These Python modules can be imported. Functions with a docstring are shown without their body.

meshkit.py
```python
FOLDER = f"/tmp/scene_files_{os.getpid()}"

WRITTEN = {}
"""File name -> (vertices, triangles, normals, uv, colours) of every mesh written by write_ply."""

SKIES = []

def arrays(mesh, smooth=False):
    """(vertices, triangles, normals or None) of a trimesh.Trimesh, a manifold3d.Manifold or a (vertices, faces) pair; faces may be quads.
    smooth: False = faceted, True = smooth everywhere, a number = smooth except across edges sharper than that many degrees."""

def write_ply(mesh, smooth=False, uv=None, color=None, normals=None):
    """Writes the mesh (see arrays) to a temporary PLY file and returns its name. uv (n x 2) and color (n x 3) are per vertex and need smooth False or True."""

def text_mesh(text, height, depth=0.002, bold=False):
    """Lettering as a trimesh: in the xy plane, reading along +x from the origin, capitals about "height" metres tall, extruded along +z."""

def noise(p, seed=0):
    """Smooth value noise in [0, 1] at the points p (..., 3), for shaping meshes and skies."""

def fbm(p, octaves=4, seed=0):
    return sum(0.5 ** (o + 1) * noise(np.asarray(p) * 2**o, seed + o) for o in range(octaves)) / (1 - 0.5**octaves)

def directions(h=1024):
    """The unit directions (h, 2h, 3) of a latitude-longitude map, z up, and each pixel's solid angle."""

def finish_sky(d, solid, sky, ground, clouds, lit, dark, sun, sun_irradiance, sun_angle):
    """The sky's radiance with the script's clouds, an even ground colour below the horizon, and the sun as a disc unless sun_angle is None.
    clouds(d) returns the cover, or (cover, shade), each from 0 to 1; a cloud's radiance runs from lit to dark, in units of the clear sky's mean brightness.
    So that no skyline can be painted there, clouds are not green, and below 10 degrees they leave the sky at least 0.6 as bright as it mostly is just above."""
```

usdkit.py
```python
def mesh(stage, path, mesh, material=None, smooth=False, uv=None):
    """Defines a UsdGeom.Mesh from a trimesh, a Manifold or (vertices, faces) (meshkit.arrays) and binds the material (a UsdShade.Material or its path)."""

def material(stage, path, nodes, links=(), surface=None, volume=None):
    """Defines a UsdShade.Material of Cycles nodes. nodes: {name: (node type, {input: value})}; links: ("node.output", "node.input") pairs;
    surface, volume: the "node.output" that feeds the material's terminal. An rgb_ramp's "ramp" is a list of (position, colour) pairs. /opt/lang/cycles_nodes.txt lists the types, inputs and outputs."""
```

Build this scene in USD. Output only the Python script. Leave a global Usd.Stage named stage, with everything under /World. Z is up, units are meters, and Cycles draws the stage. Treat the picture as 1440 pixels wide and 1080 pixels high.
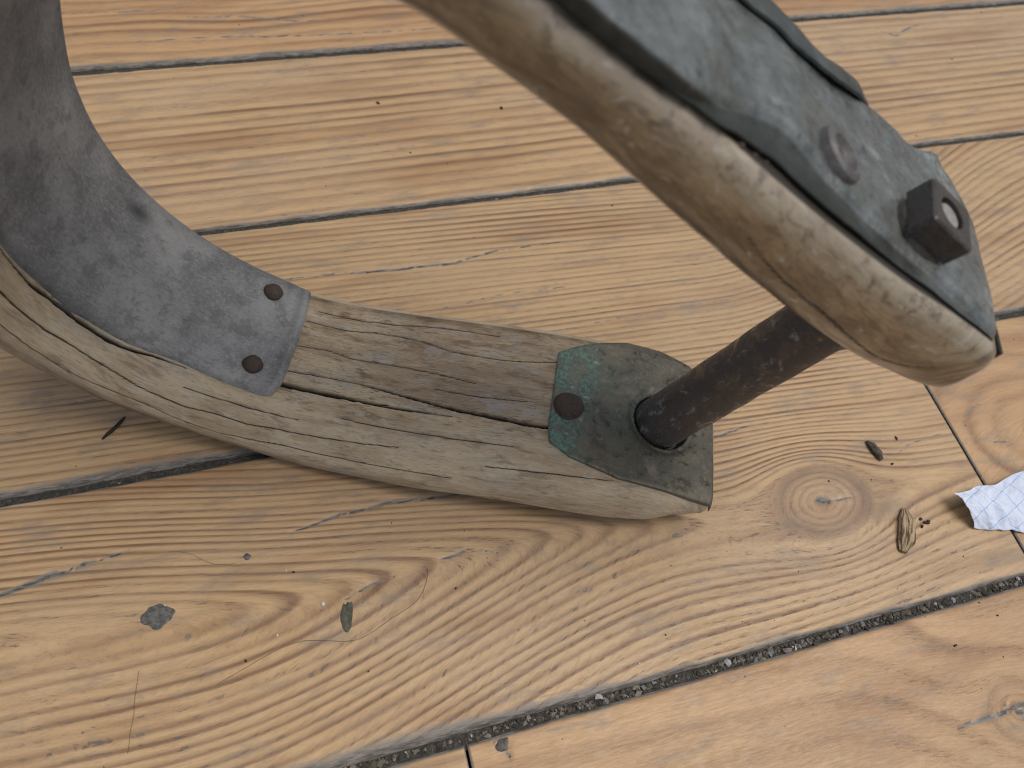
import math, random
import numpy as np, trimesh
import usdkit, meshkit
from pxr import Usd, UsdGeom, UsdLux, UsdShade, Gf, Sdf, Vt
from scipy.interpolate import PchipInterpolator
from scipy.ndimage import gaussian_filter1d
from scipy.spatial import cKDTree

MM = 0.001                      # everything below is worked out in millimetres and written in metres
stage = Usd.Stage.CreateInMemory()
UsdGeom.SetStageUpAxis(stage, UsdGeom.Tokens.z)
UsdGeom.SetStageMetersPerUnit(stage, 1.0)
world = UsdGeom.Xform.Define(stage, '/World')
stage.SetDefaultPrim(world.GetPrim())
UsdGeom.Scope.Define(stage, '/World/Looks')

# ------------------------------------------------------------------ camera, sky, sun, exposure
CAM_R = np.array([[0.95881048, -0.25990035, 0.11460487],      # right
                  [-0.17166476, -0.85165485, -0.49519211],    # down
                  [0.22630439, 0.45512176, -0.86119133]])     # forward
CAM_P = np.array([0.0, 0.0, 190.0])
EXPOSURE = 0.02
cam = UsdGeom.Camera.Define(stage, '/World/camera')
ax = [CAM_R[0], -CAM_R[1], -CAM_R[2], CAM_P * MM]
cam.AddTransformOp().Set(Gf.Matrix4d(*[float(v) for k in range(4) for v in (*ax[k], 1.0 if k == 3 else 0.0)]))
cam.CreateHorizontalApertureAttr(36.0)
cam.CreateVerticalApertureAttr(27.0)
cam.CreateFocalLengthAttr(36.0 * 1081 / 1440)
cam.CreateClippingRangeAttr(Gf.Vec2f(0.005, 20.0))
cam.CreateFStopAttr(19.0)
cam.CreateFocusDistanceAttr(0.192)
cam.CreateExposureAttr(EXPOSURE)

SUN_DIR = np.array([0.34, -0.06, 0.94]); SUN_DIR /= np.linalg.norm(SUN_DIR)
SUN_ELEV, SUN_ROT = math.asin(SUN_DIR[2]), math.atan2(SUN_DIR[0], SUN_DIR[1])
sky_mat = usdkit.material(stage, '/World/Looks/sky', {
    's': ('sky_texture', {'sky_type': 'single_scattering', 'sun_disc': False, 'sun_elevation': SUN_ELEV, 'sun_rotation': SUN_ROT, 'altitude': 200.0, 'aerosol_density': 2.5}),
    'bw': ('rgb_to_bw', {}), 'cl': ('combine_color', {'color_type': 'rgb'}),
    'm': ('mix_color', {'fac': 0.55, 'use_clamp': False}),
    'b': ('background_shader', {'strength': 0.135})},
    [('s.color', 'bw.color'), ('bw.val', 'cl.r'), ('bw.val', 'cl.g'), ('bw.val', 'cl.b'), ('s.color', 'm.a'), ('cl.color', 'm.b'), ('m.result', 'b.color')], surface='b.background')
dome = UsdLux.DomeLight.Define(stage, '/World/sky')
dome.CreateIntensityAttr(1.0)
UsdShade.MaterialBindingAPI.Apply(dome.GetPrim()).Bind(sky_mat)
dome.GetPrim().SetCustomDataByKey('kind', 'structure')
sun = UsdLux.DistantLight.Define(stage, '/World/sun')
sun.CreateNormalizeAttr(True)
sun.CreateIntensityAttr(0.42)
sun.CreateAngleAttr(36.0)
sun.CreateColorAttr(Gf.Vec3f(1.0, 0.93, 0.83))
zc = SUN_DIR; xc = np.cross([0, 0, 1], zc); xc /= np.linalg.norm(xc); yc = np.cross(zc, xc)
sun.AddTransformOp().Set(Gf.Matrix4d(*[float(v) for r in (xc, yc, zc, [0, 0, 0]) for v in (*r, 1.0 if r is not xc and list(r) == [0, 0, 0] else 0.0)]))

# ------------------------------------------------------------------ helpers
fbm, vnoise = meshkit.fbm, meshkit.noise
used = {}
def numbered(path):
    n = used.get(path, 0); used[path] = n + 1
    return path if n == 0 else f'{path}_{n:03d}'

def parent_path(parent):
    return '/World' if parent is None else str(parent.GetPath())

def thing(name, label=None, cat=None, group=None, kind=None):
    x = UsdGeom.Xform.Define(stage, numbered('/World/' + name)).GetPrim()
    return tag(x, label, cat, group, kind)

def tag(p, label=None, cat=None, group=None, kind=None):
    for k, v in (('label', label), ('category', cat), ('group', group), ('kind', kind)):
        if v: p.SetCustomDataByKey(k, v)
    return p

def obj(name, v, f, m, parent=None, smooth=True, attrs=None):
    """ONE Mesh prim from millimetre vertices; attrs are per-vertex primvars (float or 3-vector)."""
    path = numbered(parent_path(parent) + '/' + name)
    mesh = usdkit.mesh(stage, path, (np.asarray(v, float) * MM, f), m, smooth=smooth)
    if attrs:
        api = UsdGeom.PrimvarsAPI(mesh)
        for k, a in attrs.items():
            a = np.asarray(a, np.float32)
            if a.ndim == 1: api.CreatePrimvar(k, Sdf.ValueTypeNames.FloatArray, 'vertex').Set(Vt.FloatArray.FromNumpy(a))
            else: api.CreatePrimvar(k, Sdf.ValueTypeNames.Float3Array, 'vertex').Set(Vt.Vec3fArray.FromNumpy(a))
    return mesh.GetPrim()

def tm(name, t, m, parent=None, smooth=30):
    return obj(name, t.vertices, t.faces, m, parent, smooth)

def grid_faces(n, k, wrap=False):
    """Quads of an n x k vertex grid (row major) as triangles; wrap joins the last column to the first."""
    i = np.arange(n - 1)[:, None]; j = np.arange(k if wrap else k - 1)[None]
    j2 = (j + 1) % k
    a, b, c, d = i * k + j, i * k + j2, (i + 1) * k + j2, (i + 1) * k + j
    a, b, c, d = (np.broadcast_to(x, (n - 1, j.shape[1])).ravel() for x in (a, b, c, d))
    return np.vstack([np.stack([a, b, c], 1), np.stack([a, c, d], 1)])

def tube(pts, r, n=8, cap=True):
    pts = np.asarray(pts, float); r = np.broadcast_to(np.asarray(r, float), len(pts))
    t = np.gradient(pts, axis=0); t /= np.linalg.norm(t, axis=1)[:, None]
    ref = np.array([0, 0, 1.0]) if abs(t[0][2]) < .9 else np.array([1.0, 0, 0])
    rings = []
    for p, d, q in zip(pts, t, r):
        u = np.cross(d, ref); u /= np.linalg.norm(u); w = np.cross(u, d)
        a = np.arange(n) / n * 2 * np.pi
        rings.append(p + q * (np.cos(a)[:, None] * u + np.sin(a)[:, None] * w))
    v = np.vstack(rings); f = grid_faces(len(pts), n, True)
    if cap:
        c0, c1 = len(v), len(v) + 1; v = np.vstack([v, pts[0], pts[-1]]); j = np.arange(n); j2 = (j + 1) % n
        f = np.vstack([f, np.stack([j2, j, np.full(n, c0)], 1), np.stack([j + (len(pts) - 1) * n, j2 + (len(pts) - 1) * n, np.full(n, c1)], 1)])
    return v, f

def seg_dist(P, poly):
    """Distance of 2-D points P to a polyline, and the position along it from 0 to 1."""
    poly = np.asarray(poly, float); best = np.full(len(P), 1e9); at = np.zeros(len(P)); L = np.r_[0, np.cumsum(np.linalg.norm(np.diff(poly, axis=0), axis=1))]
    for k in range(len(poly) - 1):
        a, d = poly[k], poly[k + 1] - poly[k]; l2 = d @ d + 1e-9
        t = np.clip(((P - a) @ d) / l2, 0, 1)
        dd = np.linalg.norm(P - a - t[:, None] * d, axis=1)
        m = dd < best; best[m] = dd[m]; at[m] = (L[k] + t[m] * math.sqrt(l2)) / L[-1]
    return best, at

def sm(x, a, b):
    t = np.clip((x - a) / (b - a), 0, 1); return t * t * (3 - 2 * t)

class Ref(str): pass
class Mat:
    """A small writer of Cycles node graphs: m('noise_texture', scale=3, vector=ref) returns the node's name; ref = m.o(name, 'socket')."""
    def __init__(s, name): s.path, s.nodes, s.links = '/World/Looks/' + name, {}, []
    def __call__(s, kind, out=None, **kw):
        n = f'n{len(s.nodes)}'; vals = {}
        for k, v in kw.items():
            if isinstance(v, Ref): s.links.append((str(v), f'{n}.{k}'))
            else: vals[k] = v
        s.nodes[n] = (kind, vals)
        return Ref(f'{n}.{out}')
    def attr(s, name, out='fac'): return s('attribute', out, attribute=name)
    def pos(s, scale=(1, 1, 1)):
        p = s('vector_math', 'vector', math_type='scale', vector1=s('geometry', 'position'), scale=1000.0)
        return p if scale == (1, 1, 1) else s.mul3(p, scale)
    def mul3(s, v, scale): return s('vector_math', 'vector', math_type='multiply', vector1=v, vector2=scale)
    def noise(s, v, scale=1.0, detail=3.0, rough=.55, dist=0.0, out='fac'): return s('noise_texture', out, dimensions='3D', type='fBM', vector=v, scale=scale, detail=detail, roughness=rough, distortion=dist)
    def math(s, op, a, b=0.0, c=0.0, clamp=False): return s('math', 'value', math_type=op, value1=a, value2=b, value3=c, use_clamp=clamp)
    def rng(s, v, a, b, c=0.0, d=1.0, kind='smoothstep'): return s('map_range', 'result', range_type=kind, value=v, from_min=a, from_max=b, to_min=c, to_max=d, clamp=True)
    def mix(s, fac, a, b, kind='mix'): return s('mix_color', 'result', blend_type=kind, fac=fac, a=a, b=b, use_clamp=False)
    def ramp(s, v, stops): return s('rgb_ramp', 'color', fac=v, ramp=stops)
    def bump(s, h, dist, strength=1.0, normal=None):
        kw = dict(height=h, distance=dist, strength=strength)
        if normal is not None: kw['normal'] = normal
        return s('bump', 'normal', **kw)
    def done(s, **kw):
        b = s('principled_bsdf', 'BSDF', **kw)
        return usdkit.material(stage, s.path, s.nodes, s.links, surface=str(b))

# ------------------------------------------------------------------ floor materials
def plank_material(name, early, late, tint):
    m = Mat(name)
    p = m.pos()
    g = m.attr('rings')
    wob = m.noise(m.mul3(p, (.03, .22, .2)), 1.0, 4.0, .6)
    g2 = m.math('add', g, m.math('multiply', m.math('subtract', wob, .5), .30))
    fr = m.math('fraction', g2)
    ringno = m.math('floor', g2)
    rnd = m('white_noise_texture', 'value', dimensions='1D', w=ringno)
    prof0 = m.ramp(fr, [(0, (.22, .22, .22)), (.10, (.06, .06, .06)), (.30, (.04, .04, .04)), (.56, (.45, .45, .45)), (.74, (.95, .95, .95)), (.84, (1, 1, 1)), (.93, (.62, .62, .62)), (1.0, (.22, .22, .22))])
    prof = m.math('multiply', prof0, m.rng(rnd, 0, 1, .35, 1.15, 'linear'))
    patch = m.noise(m.mul3(p, (.012, .035, .03)), 1.0, 3.0, .55)
    con = m.math('multiply', m.attr('contrast'), m.rng(patch, .3, .7, .75, 1.35))
    k = m.math('multiply', prof, con, clamp=True)
    col = m.mix(k, early, late)
    # broad tone: orange varnish rest to bleached grey
    col = m.mix(m.rng(m.noise(m.mul3(p, (.009, .02, .02)), 1.0, 4.0, .6), .35, .68, 0.0, .55), col, tint)
    band = m.noise(m.mul3(p, (.012, .075, .05)), 1.0, 3.0, .55)
    col = m.mix(m.rng(band, .48, .68, 0, .55), col, m.mix(1.0, col, (.66, .54, .45), 'multiply'))
    # fine fibre, running with the rings
    sx = m('separate_xyz', 'x', vector=p)
    gv = m('combine_xyz', 'vector', x=sx, y=m.math('add', m.math('multiply', g, 2.4), m.math('multiply', m('separate_xyz', 'y', vector=p), .5)), z=m.math('multiply', Ref(str(sx).split('.')[0] + '.y'), .22))
    fib = m.noise(m.mul3(gv, (.10, 2.3, 1.0)), 1.0, 4.0, .68)
    col = m.mix(m.rng(fib, .38, .74, 0.0, .40), col, m.mix(1.0, col, (.52, .46, .40), 'multiply'))
    hair = m.noise(m.mul3(gv, (.55, 9.0, 3.0)), 1.0, 3.0, .7)
    col = m.mix(m.rng(hair, .50, .72, 0, .45), col, m.mix(1.0, col, (.55, .48, .42), 'multiply'))
    spk = m.noise(m.mul3(p, (1.6, 2.6, 1.0)), 1.0, 2.0, .6)
    col = m.mix(m.rng(spk, .66, .76, 0, .55), col, (.13, .105, .08))
    # pores and dirt dashes lying in the late wood
    por = m.noise(m.mul3(gv, (.30, 3.4, 1.6)), 1.0, 3.0, .6)
    pm = m.math('multiply', m.rng(por, .57, .65), m.rng(prof0, .25, .8, .10, 1.0))
    pm = m.math('multiply', pm, m.rng(m.attr('contrast'), .52, .75, .12, 1.0))
    big = m.rng(m.noise(m.mul3(p, (.03, .10, .1)), 1.0, 3.0, .6), .42, .62, .25, 1.0)
    col = m.mix(m.math('multiply', pm, m.math('multiply', big, .88)), col, (.105, .092, .080))
    # grimy smudges
    sg = m.noise(m.mul3(p, (.05, .16, .1)), 1.0, 5.0, .68)
    col = m.mix(m.rng(sg, .50, .70, 0.0, .50), col, (.19, .158, .125))
    # knots, streaks, seam dirt
    col = m.mix(m.attr('knot'), col, (.15, .088, .055))
    dn = m.noise(m.mul3(p, (.28, 1.9, 1.0)), 1.0, 5.0, .72)
    d = m.rng(m.math('add', m.attr('dirt'), m.math('multiply', m.math('subtract', dn, .5), .8)), .32, .72, 0.0, .92)
    d = m.math('multiply', d, m.rng(m.attr('dirt'), .02, .15))
    col = m.mix(d, col, m.mix(m.rng(m.math('subtract', m.math('add', dn, .28), m.math('multiply', m.attr('dirt'), .42)), .28, .62), (.030, .029, .026), (.21, .195, .175)))
    h = m.math('add', m.math('multiply', prof, -.05), m.math('add', m.math('multiply', fib, -.35), m.math('multiply', pm, -.9)))
    rough = m.rng(dn, .3, .7, .40, .60)
    return m.done(base_color=col, roughness=rough, specular_ior_level=.55, normal=m.bump(h, .00016, .5))

W_EARLY, W_LATE = (.525, .345, .172), (.195, .096, .038)
plank_mats = [plank_material('floor_wood_pale', W_EARLY, W_LATE, (.47, .335, .21)),
              plank_material('floor_wood_warm', (.515, .318, .155), (.225, .112, .045), (.43, .26, .125)),
              plank_material('floor_wood_bleached', (.525, .352, .180), (.20, .104, .044), (.42, .29, .165))]

def dirt_material():
    m = Mat('seam_dirt'); p = m.pos()
    n = m.noise(p, 1.3, 5.0, .7)
    return m.done(base_color=m.ramp(n, [(.3, (.022, .020, .017)), (.55, (.055, .050, .042)), (.75, (.17, .155, .135))]), roughness=.95, normal=m.bump(n, .0006, .8))
seam_dirt = dirt_material()

# ------------------------------------------------------------------ the floor
floor = thing('floor', 'worn golden timber floorboards with dirt packed seams', kind='structure')
ROWS = [(-142, -64.5), (-64.5, 13.5), (13.5, 93.1), (93.1, 170.9), (170.9, 248.5), (248.5, 326), (326, 404)]
HALFGAP = [.8, 1.2, .95, .8, 1.05, .9]        # half the open joint above each row
AXIS = np.array([(-140, 60), (-81, 59.4), (-66, 58.2), (-23, 52.5), (8, 54.1), (32, 55.1), (59, 54.8), (80, 51), (97, 47.5), (125, 47), (200, 47)])
_xs = np.arange(-400, 600, 1.0)
_slope = np.interp(_xs, [-300, -60, -25, 15, 70, 92, 180, 600], [.03, .06, .20, .27, .26, .11, .05, .03])
_A = np.cumsum(_slope); _A -= np.interp(0, _xs, _A)
_axis = gaussian_filter1d(np.interp(_xs, AXIS[:, 0], AXIS[:, 1]), 14)
_A = gaussian_filter1d(_A, 8, mode='nearest')
KNOT, KNOT_B = np.array([125.4, 47.0]), np.array([150.0, -15.0])

def lf(x, y, sx, sy, seed, octv=3):
    # smooth noise read along turned axes, so that no lattice lines show in the grain
    u, w = x / sx, y / sy
    return fbm(np.stack([u * .8 + w * .6, w * .8 - u * .6, .37 * u + seed * 7.3], -1), octv, seed) - .5

def knot_flow(x, y, c, R, ell):
    dx, dy = (x - c[0]) / ell, y - c[1]; r = np.sqrt(dx * dx + dy * dy) + 1e-6
    return dy * np.maximum(1 - R * R / np.maximum(r, R) ** 2, 0), r

def ring_field(row, x, y):
    """(ring number, contrast, knot stain) of the grain on a board, drawn as a cut through a slanting log."""
    k = np.zeros_like(x); con = np.full_like(x, .85)
    if row == 2:
        left = x < 176.3
        yc = np.interp(x, _xs, _axis); yk, r = knot_flow(x, y, KNOT, 10.5, 1.45)
        wk = np.exp(-(np.maximum(r - 10.5, 0) / 14.0) ** 2)
        Y = (y - yc) * (1 - wk) + yk * wk + 1.3 * lf(x, y, 60, 30, 3, 1)
        S = np.where(Y > 0, 1.45, 1.0)
        g = (np.sqrt((Y * S) ** 2 + 30.0) + np.interp(x, _xs, _A)) / 2.55 + .45 * lf(x, y, 90, 16, 5, 2)
        ins = r < 10.6
        gi = 40 + (r + .6 * lf(x, y, 5, 5, 4)) / 1.75
        g = np.where(ins, gi, g)
        con = np.where(ins, .60, 1.0 - .38 * sm(x, 140, 165))
        k = .50 * np.exp(-((r - 8.9) / 1.9) ** 2) * (.6 + .8 * lf(x, y, 7, 7, 9)+.3) + .16 * (r < 10) + .35 * np.exp(-(r / 1.6) ** 2) + .25 * np.exp(-((x - 140) / 4.) ** 2 - ((y - 45.) / 6.) ** 2)
        rr = np.sqrt(((x - 204) / 1.25) ** 2 + (y - 54) ** 2 + 10) + 3.5 * lf(x, y, 22, 22, 6)
        g = np.where(left, g, rr / 7.0 + .1); con = np.where(left, con, .62)
    elif row == 1:
        right = x > 15.2
        yk, r = knot_flow(x, y, KNOT_B, 7.0, 1.2); wk = np.exp(-(np.maximum(r - 7, 0) / 20.) ** 2)
        g = ((y * .55) * (1 - wk) + yk * .8 * wk + 17 * lf(x, y, 85, 42, 11, 2) + .05 * x) / 4.6
        g = np.where(r < 7, 9 + r / 2.4, g); con = np.where(r < 30, .62, .56)
        k = .30 * np.exp(-((r - 6.5) / 2.) ** 2)
        g = np.where(right, g, (y + .04 * x + 3 * lf(x, y, 60, 20, 12)) / 4.2 + .3)
    elif row == 3:
        g = (y + .045 * x + 5.0 * lf(x, y, 160, 40, 21, 2)) / (2.1 + 1.2 * sm(x, 120, 300)) ; con = np.full_like(x, .8)
    elif row == 4:
        g = (y - .01 * x + 4.0 * lf(x, y, 190, 40, 31, 2)) / 4.4; con = np.full_like(x, .86)
    elif row == 5:
        g = (y + 13 * lf(x, y, 75, 30, 41, 2)) / 4.6; con = np.full_like(x, .8)
    else:
        g = (y + 8 * lf(x, y, 90, 30, 50 + row)) / 4.4
    g = g + .75 * (fbm(np.stack([g * .55, 0 * g + row, 0 * g + 2.2], -1), 3, 77) - .5)
    return g, con, k

# dark checks and resin streaks lying in the boards: points, half width, strength
STREAKS = [([(-86, 69), (-72.4, 71.4), (-64.7, 72.7), (-53.7, 74.0)], 1.1, .75), ([(-16, 70.0), (-3.0, 72.4), (11.6, 72.4), (26.3, 70.8), (34, 70.5)], .7, .7),
           ([(99.3, 72.1), (106.1, 72.3), (114.6, 73.3)], .45, .95), ([(-20, 149.3), (-11.9, 148.9), (8.9, 147.9), (26, 146.8), (43.8, 146), (58.3, 148.6), (85, 148.9)], .6, .8),
           ([(17.1, 54.8), (24.7, 55.8), (33.5, 53.8)], .5, .75), ([(132, -14.4), (136.8, -14.3), (143, -14.6), (151.9, -14.2), (160, -15)], 1.0, 1.0), ([(146, -12), (150, -15), (153, -19)], 1.6, 1.0),
           ([(-6, 50.5), (1, 52.5), (7, 53.2)], .5, .7), ([(-34, 275), (-10, 273), (12, 268), (34, 267)], .8, .6), ([(-60, 262), (-20, 262), (20, 259), (80, 258)], .7, .65), ([(-80, 281), (-40, 279), (-15, 281)], .6, .6),
           ([(250, 238), (257, 233), (262, 236), (275, 240)], .8, .7), ([(124, 46.9), (129, 46.8), (135.5, 45.9)], .45, .7), ([(123.6, 47.4), (125.4, 47.2), (127.2, 46.4)], 1.7, 1.0),
           ([(36, 130), (56, 131.5), (75, 131)], .45, .6), ([(150, 55), (160, 57.2), (171, 58.5), (176, 58.0)], .35, .6), ([(186, 52.5), (193, 51.5)], .4, .7), ([(182, 62), (187, 64), (191, 65)], .6, .55),
           ([(21.5, 11.2), (23.3, 9.7), (24.2, 7.6)], 1.2, .9), ([(60, 115), (95, 117), (130, 116.5)], .4, .55), ([(-75, 118), (-45, 117), (-25, 118.5)], .35, .55)]

def plank(row, x0, x1, fine, mat, tone=0.0):
    y0 = ROWS[row][0] + (HALFGAP[row - 1] if row else .8); y1 = ROWS[row][1] - (HALFGAP[row] if row < 6 else .8)
    step = .55 if fine else 3.0
    vx0, vx1 = -135, 345
    xs = np.unique(np.round(np.concatenate([np.arange(x0, x1, 6.0 if not fine else 4.0), np.arange(max(x0, vx0), min(x1, vx1), step) if fine else [x0], x0 + np.array([0, .12, .3, .6, 1.0]), x1 - np.array([0, .12, .3, .6, 1.0])]), 3))
    e = np.array([0, .1, .25, .45, .7, 1.0, 1.4, 1.9])
    ys = np.concatenate([y0 + e, np.arange(y0 + 2.4, y1 - 2.2, step), y1 - e[::-1]])
    X, Y = np.meshgrid(xs, ys, indexing='ij')
    dlo, dhi, dl, dr = Y - y0, y1 - Y, X - x0, x1 - X
    g, con, kn = ring_field(row, X, Y)
    # worn arris: varying radius, chips
    rad_lo = 1.0 + 1.3 * np.maximum(fbm(np.stack([X / 9, X * 0 + row, X * 0], -1), 4, 60 + row) - .35, 0) * 2
    rad_hi = .9 + 1.1 * np.maximum(fbm(np.stack([X / 7, X * 0 + row, X * 0 + 3], -1), 4, 70 + row) - .35, 0) * 2
    z = -.85 * np.clip(1 - dlo / rad_lo, 0, 1) ** 2 - .8 * np.clip(1 - dhi / rad_hi, 0, 1) ** 2
    z -= .35 * np.clip(1 - dl / .6, 0, 1) ** 2 + .35 * np.clip(1 - dr / .6, 0, 1) ** 2
    z += .25 * lf(X, Y, 60, 25, 80 + row) + .03 * lf(X, Y, 6, 1.2, 90 + row)
    ph = np.mod(g, 1.0)
    z += .015 * (np.exp(-((ph - .85) / .12) ** 2)) * con
    # ragged outline in plan
    wob = .55 * (fbm(np.stack([X / 5, X * 0 + row * 3.1, X * 0], -1), 4, 15) - .5)
    Yd = Y + wob * np.exp(-dlo / 1.2) - wob[::, ::-1] * np.exp(-dhi / 1.2) * .8
    dirt = np.zeros_like(X)
    bandw = {2: 1.6 + 2.6 * sm(-X, -120, 40), 3: 2.6 + 1.5 * sm(-X, 0, 80), 5: 2.6, 4: 1.6, 1: 1.0}.get(row, 1.5)
    band = bandw * (.45 + 1.3 * fbm(np.stack([X / 16, X * 0 + 5.0 * row, X * 0], -1), 4, 33))
    dirt = np.maximum(dirt, .80 * np.clip(1.25 - dlo / band, 0, 1))
    band2 = (1.0 + .4 * (row == 1)) * (.35 + 1.1 * fbm(np.stack([X / 8, X * 0 + 5.0 * row, X * 0 + 9], -1), 4, 34))
    dirt = np.maximum(dirt, .75 * np.clip(1.2 - dhi / band2, 0, 1))
    dirt = np.maximum(dirt, .7 * np.clip(1.2 - np.minimum(dl, dr) / .7, 0, 1))
    P = np.stack([X.ravel(), Y.ravel()], 1)
    jig = np.stack([.8 * lf(X, Y, 5, 3, 7, 5), 1.7 * lf(X, Y, 5, 3, 8, 5)], -1).reshape(-1, 2)
    df, zf = dirt.ravel(), z.ravel()
    for poly, w, s in STREAKS:
        q = np.asarray(poly); m = np.nonzero((P[:, 0] > q[:, 0].min() - 3) & (P[:, 0] < q[:, 0].max() + 3) & (P[:, 1] > q[:, 1].min() - 4) & (P[:, 1] < q[:, 1].max() + 4))[0]
        if len(m) == 0: continue
        d, at = seg_dist(P[m] + jig[m], q)
        ww = w * (.30 + 1.0 * np.sin(np.pi * np.clip(at, .04, .96)))
        brk = sm(fbm(np.stack([P[m, 0] / 2.6, P[m, 1] / .7, 0 * d], -1), 4, 44), .28, .50)
        a = np.minimum(1.25 * s, 1) * np.maximum(.72 * np.exp(-(d / ww) ** 2) * (.5 + .7 * brk), 1.15 * np.exp(-(d / (.38 * ww + .12)) ** 2) * brk)
        df[m] = np.maximum(df[m], a); zf[m] -= .35 * a * w
    n, k = X.shape
    v = np.stack([X.ravel(), Yd.ravel(), zf], 1)
    f = grid_faces(n, k)[:, ::-1] if False else grid_faces(n, k)
    # sides down to the joists
    border = np.concatenate([np.arange(k), (np.arange(1, n)) * k + k - 1, (n - 1) * k + np.arange(k - 2, -1, -1), np.arange(n - 2, 0, -1) * k])
    low = v[border].copy(); low[:, 2] = -9.0
    nb = len(border); base = len(v); j = np.arange(nb); j2 = (j + 1) % nb
    sides = np.vstack([np.stack([border[j], base + j, base + j2], 1), np.stack([border[j], base + j2, border[j2]], 1)])
    v = np.vstack([v, low])
    up = np.cross(v[f[0, 1]] - v[f[0, 0]], v[f[0, 2]] - v[f[0, 0]])[2]
    if up < 0: f = f[:, ::-1]
    ext = lambda a, val=None: np.concatenate([a.ravel(), a.ravel()[border] if val is None else np.full(nb, val)])
    return obj('plank', v, np.vstack([f, sides]), mat, floor, True, {'rings': ext(g), 'contrast': ext(con), 'knot': np.clip(ext(kn), 0, 1), 'dirt': ext(df, .95)})

XL, XR = -280.0, 470.0
plank(2, XL, 176.3 - .33, True, plank_mats[0])
plank(2, 176.3 + .33, XR, True, plank_mats[1])
plank(1, XL, 15.2 - .3, True, plank_mats[0])
plank(1, 15.2 + .3, XR, True, plank_mats[1])
plank(3, XL, 281.0 - .35, True, plank_mats[2])
plank(3, 281.0 + .35, XR, True, plank_mats[0])
plank(4, XL, XR, True, plank_mats[0])
plank(5, XL, XR, True, plank_mats[1])
plank(0, XL, XR, False, plank_mats[0])
plank(6, XL, XR, False, plank_mats[2])

# packed dirt at the bottom of the open joints
def seam_bed(y, half, top, x0=XL, x1=XR):
    xs = np.arange(x0, x1, .8); ys = np.linspace(y - half, y + half, 9)
    X, Y = np.meshgrid(xs, ys, indexing='ij')
    Z = top + .9 * (fbm(np.stack([X / 2.2, Y / 1.1, X * 0], -1), 4, 5) - .5)
    obj('seam_dirt', np.stack([X, Y, Z], -1).reshape(-1, 3), grid_faces(len(xs), 9)[:, ::-1] if np.cross([1, 0, 0], [0, 1, 0])[2] < 0 else grid_faces(len(xs), 9)[:, ::-1], seam_dirt, floor, True)
for k, y in enumerate([-64.5, 13.5, 93.1, 170.9, 248.5, 326]):
    seam_bed(y, HALFGAP[k] + 1.2, [-2.0, -1.05, -1.15, -1.1, -1.2, -2.0][k])
b = trimesh.creation.box((XR - XL - 4, 540, 4)); b.apply_translation(((XR + XL) / 2, 131, -11.5)); tm('subfloor', b, seam_dirt, floor, False)

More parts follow.
